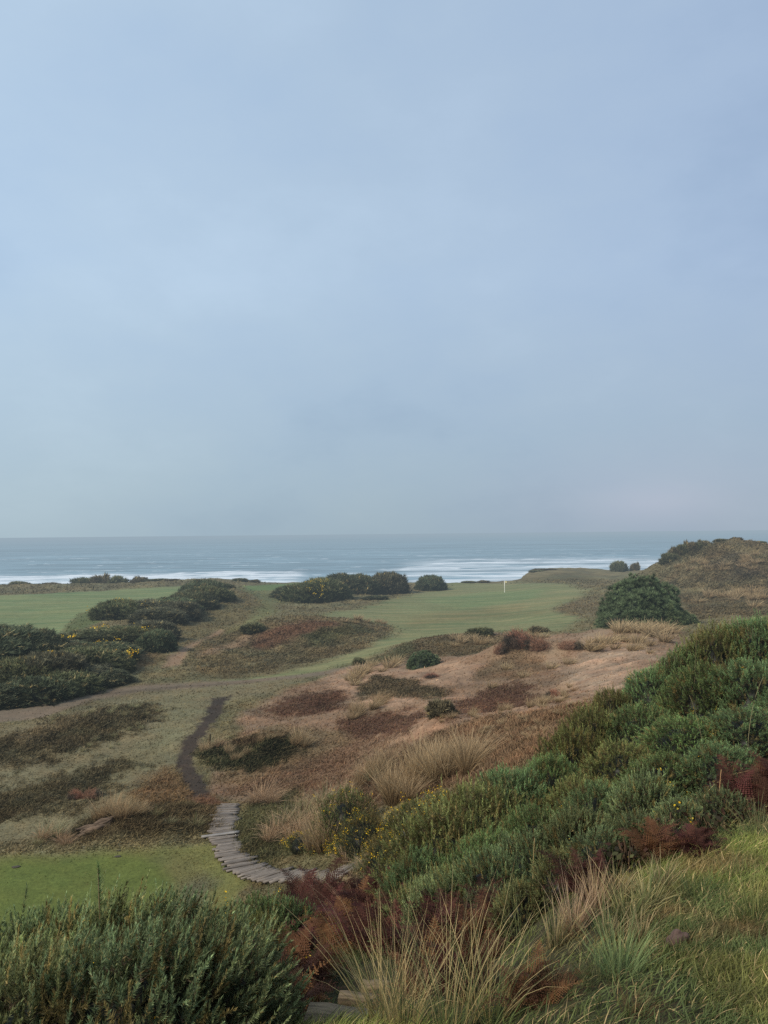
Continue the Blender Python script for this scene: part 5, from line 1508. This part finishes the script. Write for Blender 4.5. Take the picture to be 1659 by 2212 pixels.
# ------------------------------------------------------------------ world, sun, camera
def world():
    w = bpy.data.worlds.new('World'); scene.world = w; w.use_nodes = True
    nt = w.node_tree; nt.nodes.clear()
    sky = _n(nt, 'ShaderNodeTexSky'); sky.sky_type = 'NISHITA'; sky.sun_disc = False
    sky.sun_elevation = math.radians(38); sky.sun_rotation = math.radians(238)
    sky.dust_density = 3.0; sky.air_density = 1.0
    tc = _n(nt, 'ShaderNodeTexCoord')
    sx = _n(nt, 'ShaderNodeSeparateXYZ'); nt.links.new(tc.outputs['Generated'], sx.inputs[0])
    # overcast veil: colour by elevation (values are 10x: the background strength is 0.1)
    LIFT = 11.0
    rp = _n(nt, 'ShaderNodeValToRGB')
    stops = [(0.0, (157, 176, 189)), (.06, (161, 181, 196)), (.16, (165, 186, 205)), (.32, (172, 194, 217)), (.5, (169, 191, 215)), (1.0, (165, 187, 212))]
    while len(rp.color_ramp.elements) < len(stops): rp.color_ramp.elements.new(.5)
    for e, (p, c) in zip(rp.color_ramp.elements, stops):
        e.position = p; e.color = tuple(srgb(*c)) + (1,)
    nt.links.new(sx.outputs['Z'], rp.inputs[0])
    mp = _n(nt, 'ShaderNodeMapping'); mp.inputs['Scale'].default_value = (1.0, 1.0, 1.9); mp.inputs['Rotation'].default_value = (0, .25, 0)
    nt.links.new(tc.outputs['Generated'], mp.inputs[0])
    f = noise(nt, mp.outputs[0], 2.4, 6, .55)
    cl = ramp(nt, f, [(.3, (.86, .89, .925)), (.44, (.97, .98, .99)), (.56, (1.02, 1.015, 1.0)), (.7, (1.11, 1.09, 1.06))])
    c = mixcol(nt, rp.outputs[0], cl, 1.0)
    # brighter towards the left (veiled sun side)
    mr = _n(nt, 'ShaderNodeMapRange'); mr.inputs['From Min'].default_value = -.5; mr.inputs['From Max'].default_value = .45
    nt.links.new(sx.outputs['X'], mr.inputs['Value'])
    lr = ramp(nt, mr.outputs[0], [(0, (1.13, 1.13, 1.11)), (.5, (1, 1, 1)), (1, (.93, .92, .95))])
    c = mixcol(nt, c, lr, 1.0)
    # faint pink glow low on the right
    vm = _n(nt, 'ShaderNodeVectorMath'); vm.operation = 'DISTANCE'; vm.inputs[1].default_value = (.335, .93, .035)
    mp2 = _n(nt, 'ShaderNodeMapping'); mp2.inputs['Scale'].default_value = (1, 1, 3.0); mp2.inputs['Location'].default_value = (0, 0, -.07)
    nt.links.new(tc.outputs['Generated'], mp2.inputs[0]); nt.links.new(mp2.outputs[0], vm.inputs[0])
    gl = ramp(nt, vm.outputs['Value'], [(0, (1.24, 1.10, 1.11)), (.1, (1.09, 1.03, 1.04)), (.2, (1.02, 1.0, 1.01)), (.3, (1, 1, 1))])
    c = mixcol(nt, c, gl, 1.0)
    sc = mixcol(nt, c, (LIFT, LIFT, LIFT, 1), 1.0)
    out = mixcol(nt, sky.outputs[0], sc, .93, 'MIX')
    bg = _n(nt, 'ShaderNodeBackground'); bg.inputs['Strength'].default_value = .1
    nt.links.new(out, bg.inputs[0])
    o = _n(nt, 'ShaderNodeOutputWorld'); nt.links.new(bg.outputs[0], o.inputs[0])
world()

sl = bpy.data.lights.new('sun', 'SUN'); sl.energy = 3.5; sl.angle = math.radians(10); sl.color = (1, .93, .80)
so = bpy.data.objects.new('sun', sl); COL.objects.link(so)
dirv = Vector((math.sin(math.radians(238)) * math.cos(math.radians(38)), math.cos(math.radians(238)) * math.cos(math.radians(38)), math.sin(math.radians(38))))
so.rotation_euler = dirv.to_track_quat('Z', 'Y').to_euler()

cam = bpy.data.cameras.new('camera'); co = bpy.data.objects.new('camera', cam); COL.objects.link(co)
cam.sensor_fit = 'VERTICAL'; cam.sensor_height = 36.0; cam.lens = 36.0 * F / 1024.0
cam.clip_start = .05; cam.clip_end = 200000
from mathutils import Matrix
co.matrix_world = Matrix.Translation((0, 0, EYE)) @ Matrix.Rotation(math.pi / 2 + PITCH, 4, 'X') @ Matrix.Rotation(-ROLL, 4, 'Z')
scene.camera = co
scene.view_settings.view_transform = 'Standard'; scene.view_settings.look = 'None'; scene.view_settings.exposure = 0
scene.cycles.max_bounces = 5; scene.cycles.diffuse_bounces = 3; scene.cycles.transmission_bounces = 2
scene.cycles.use_denoising = False
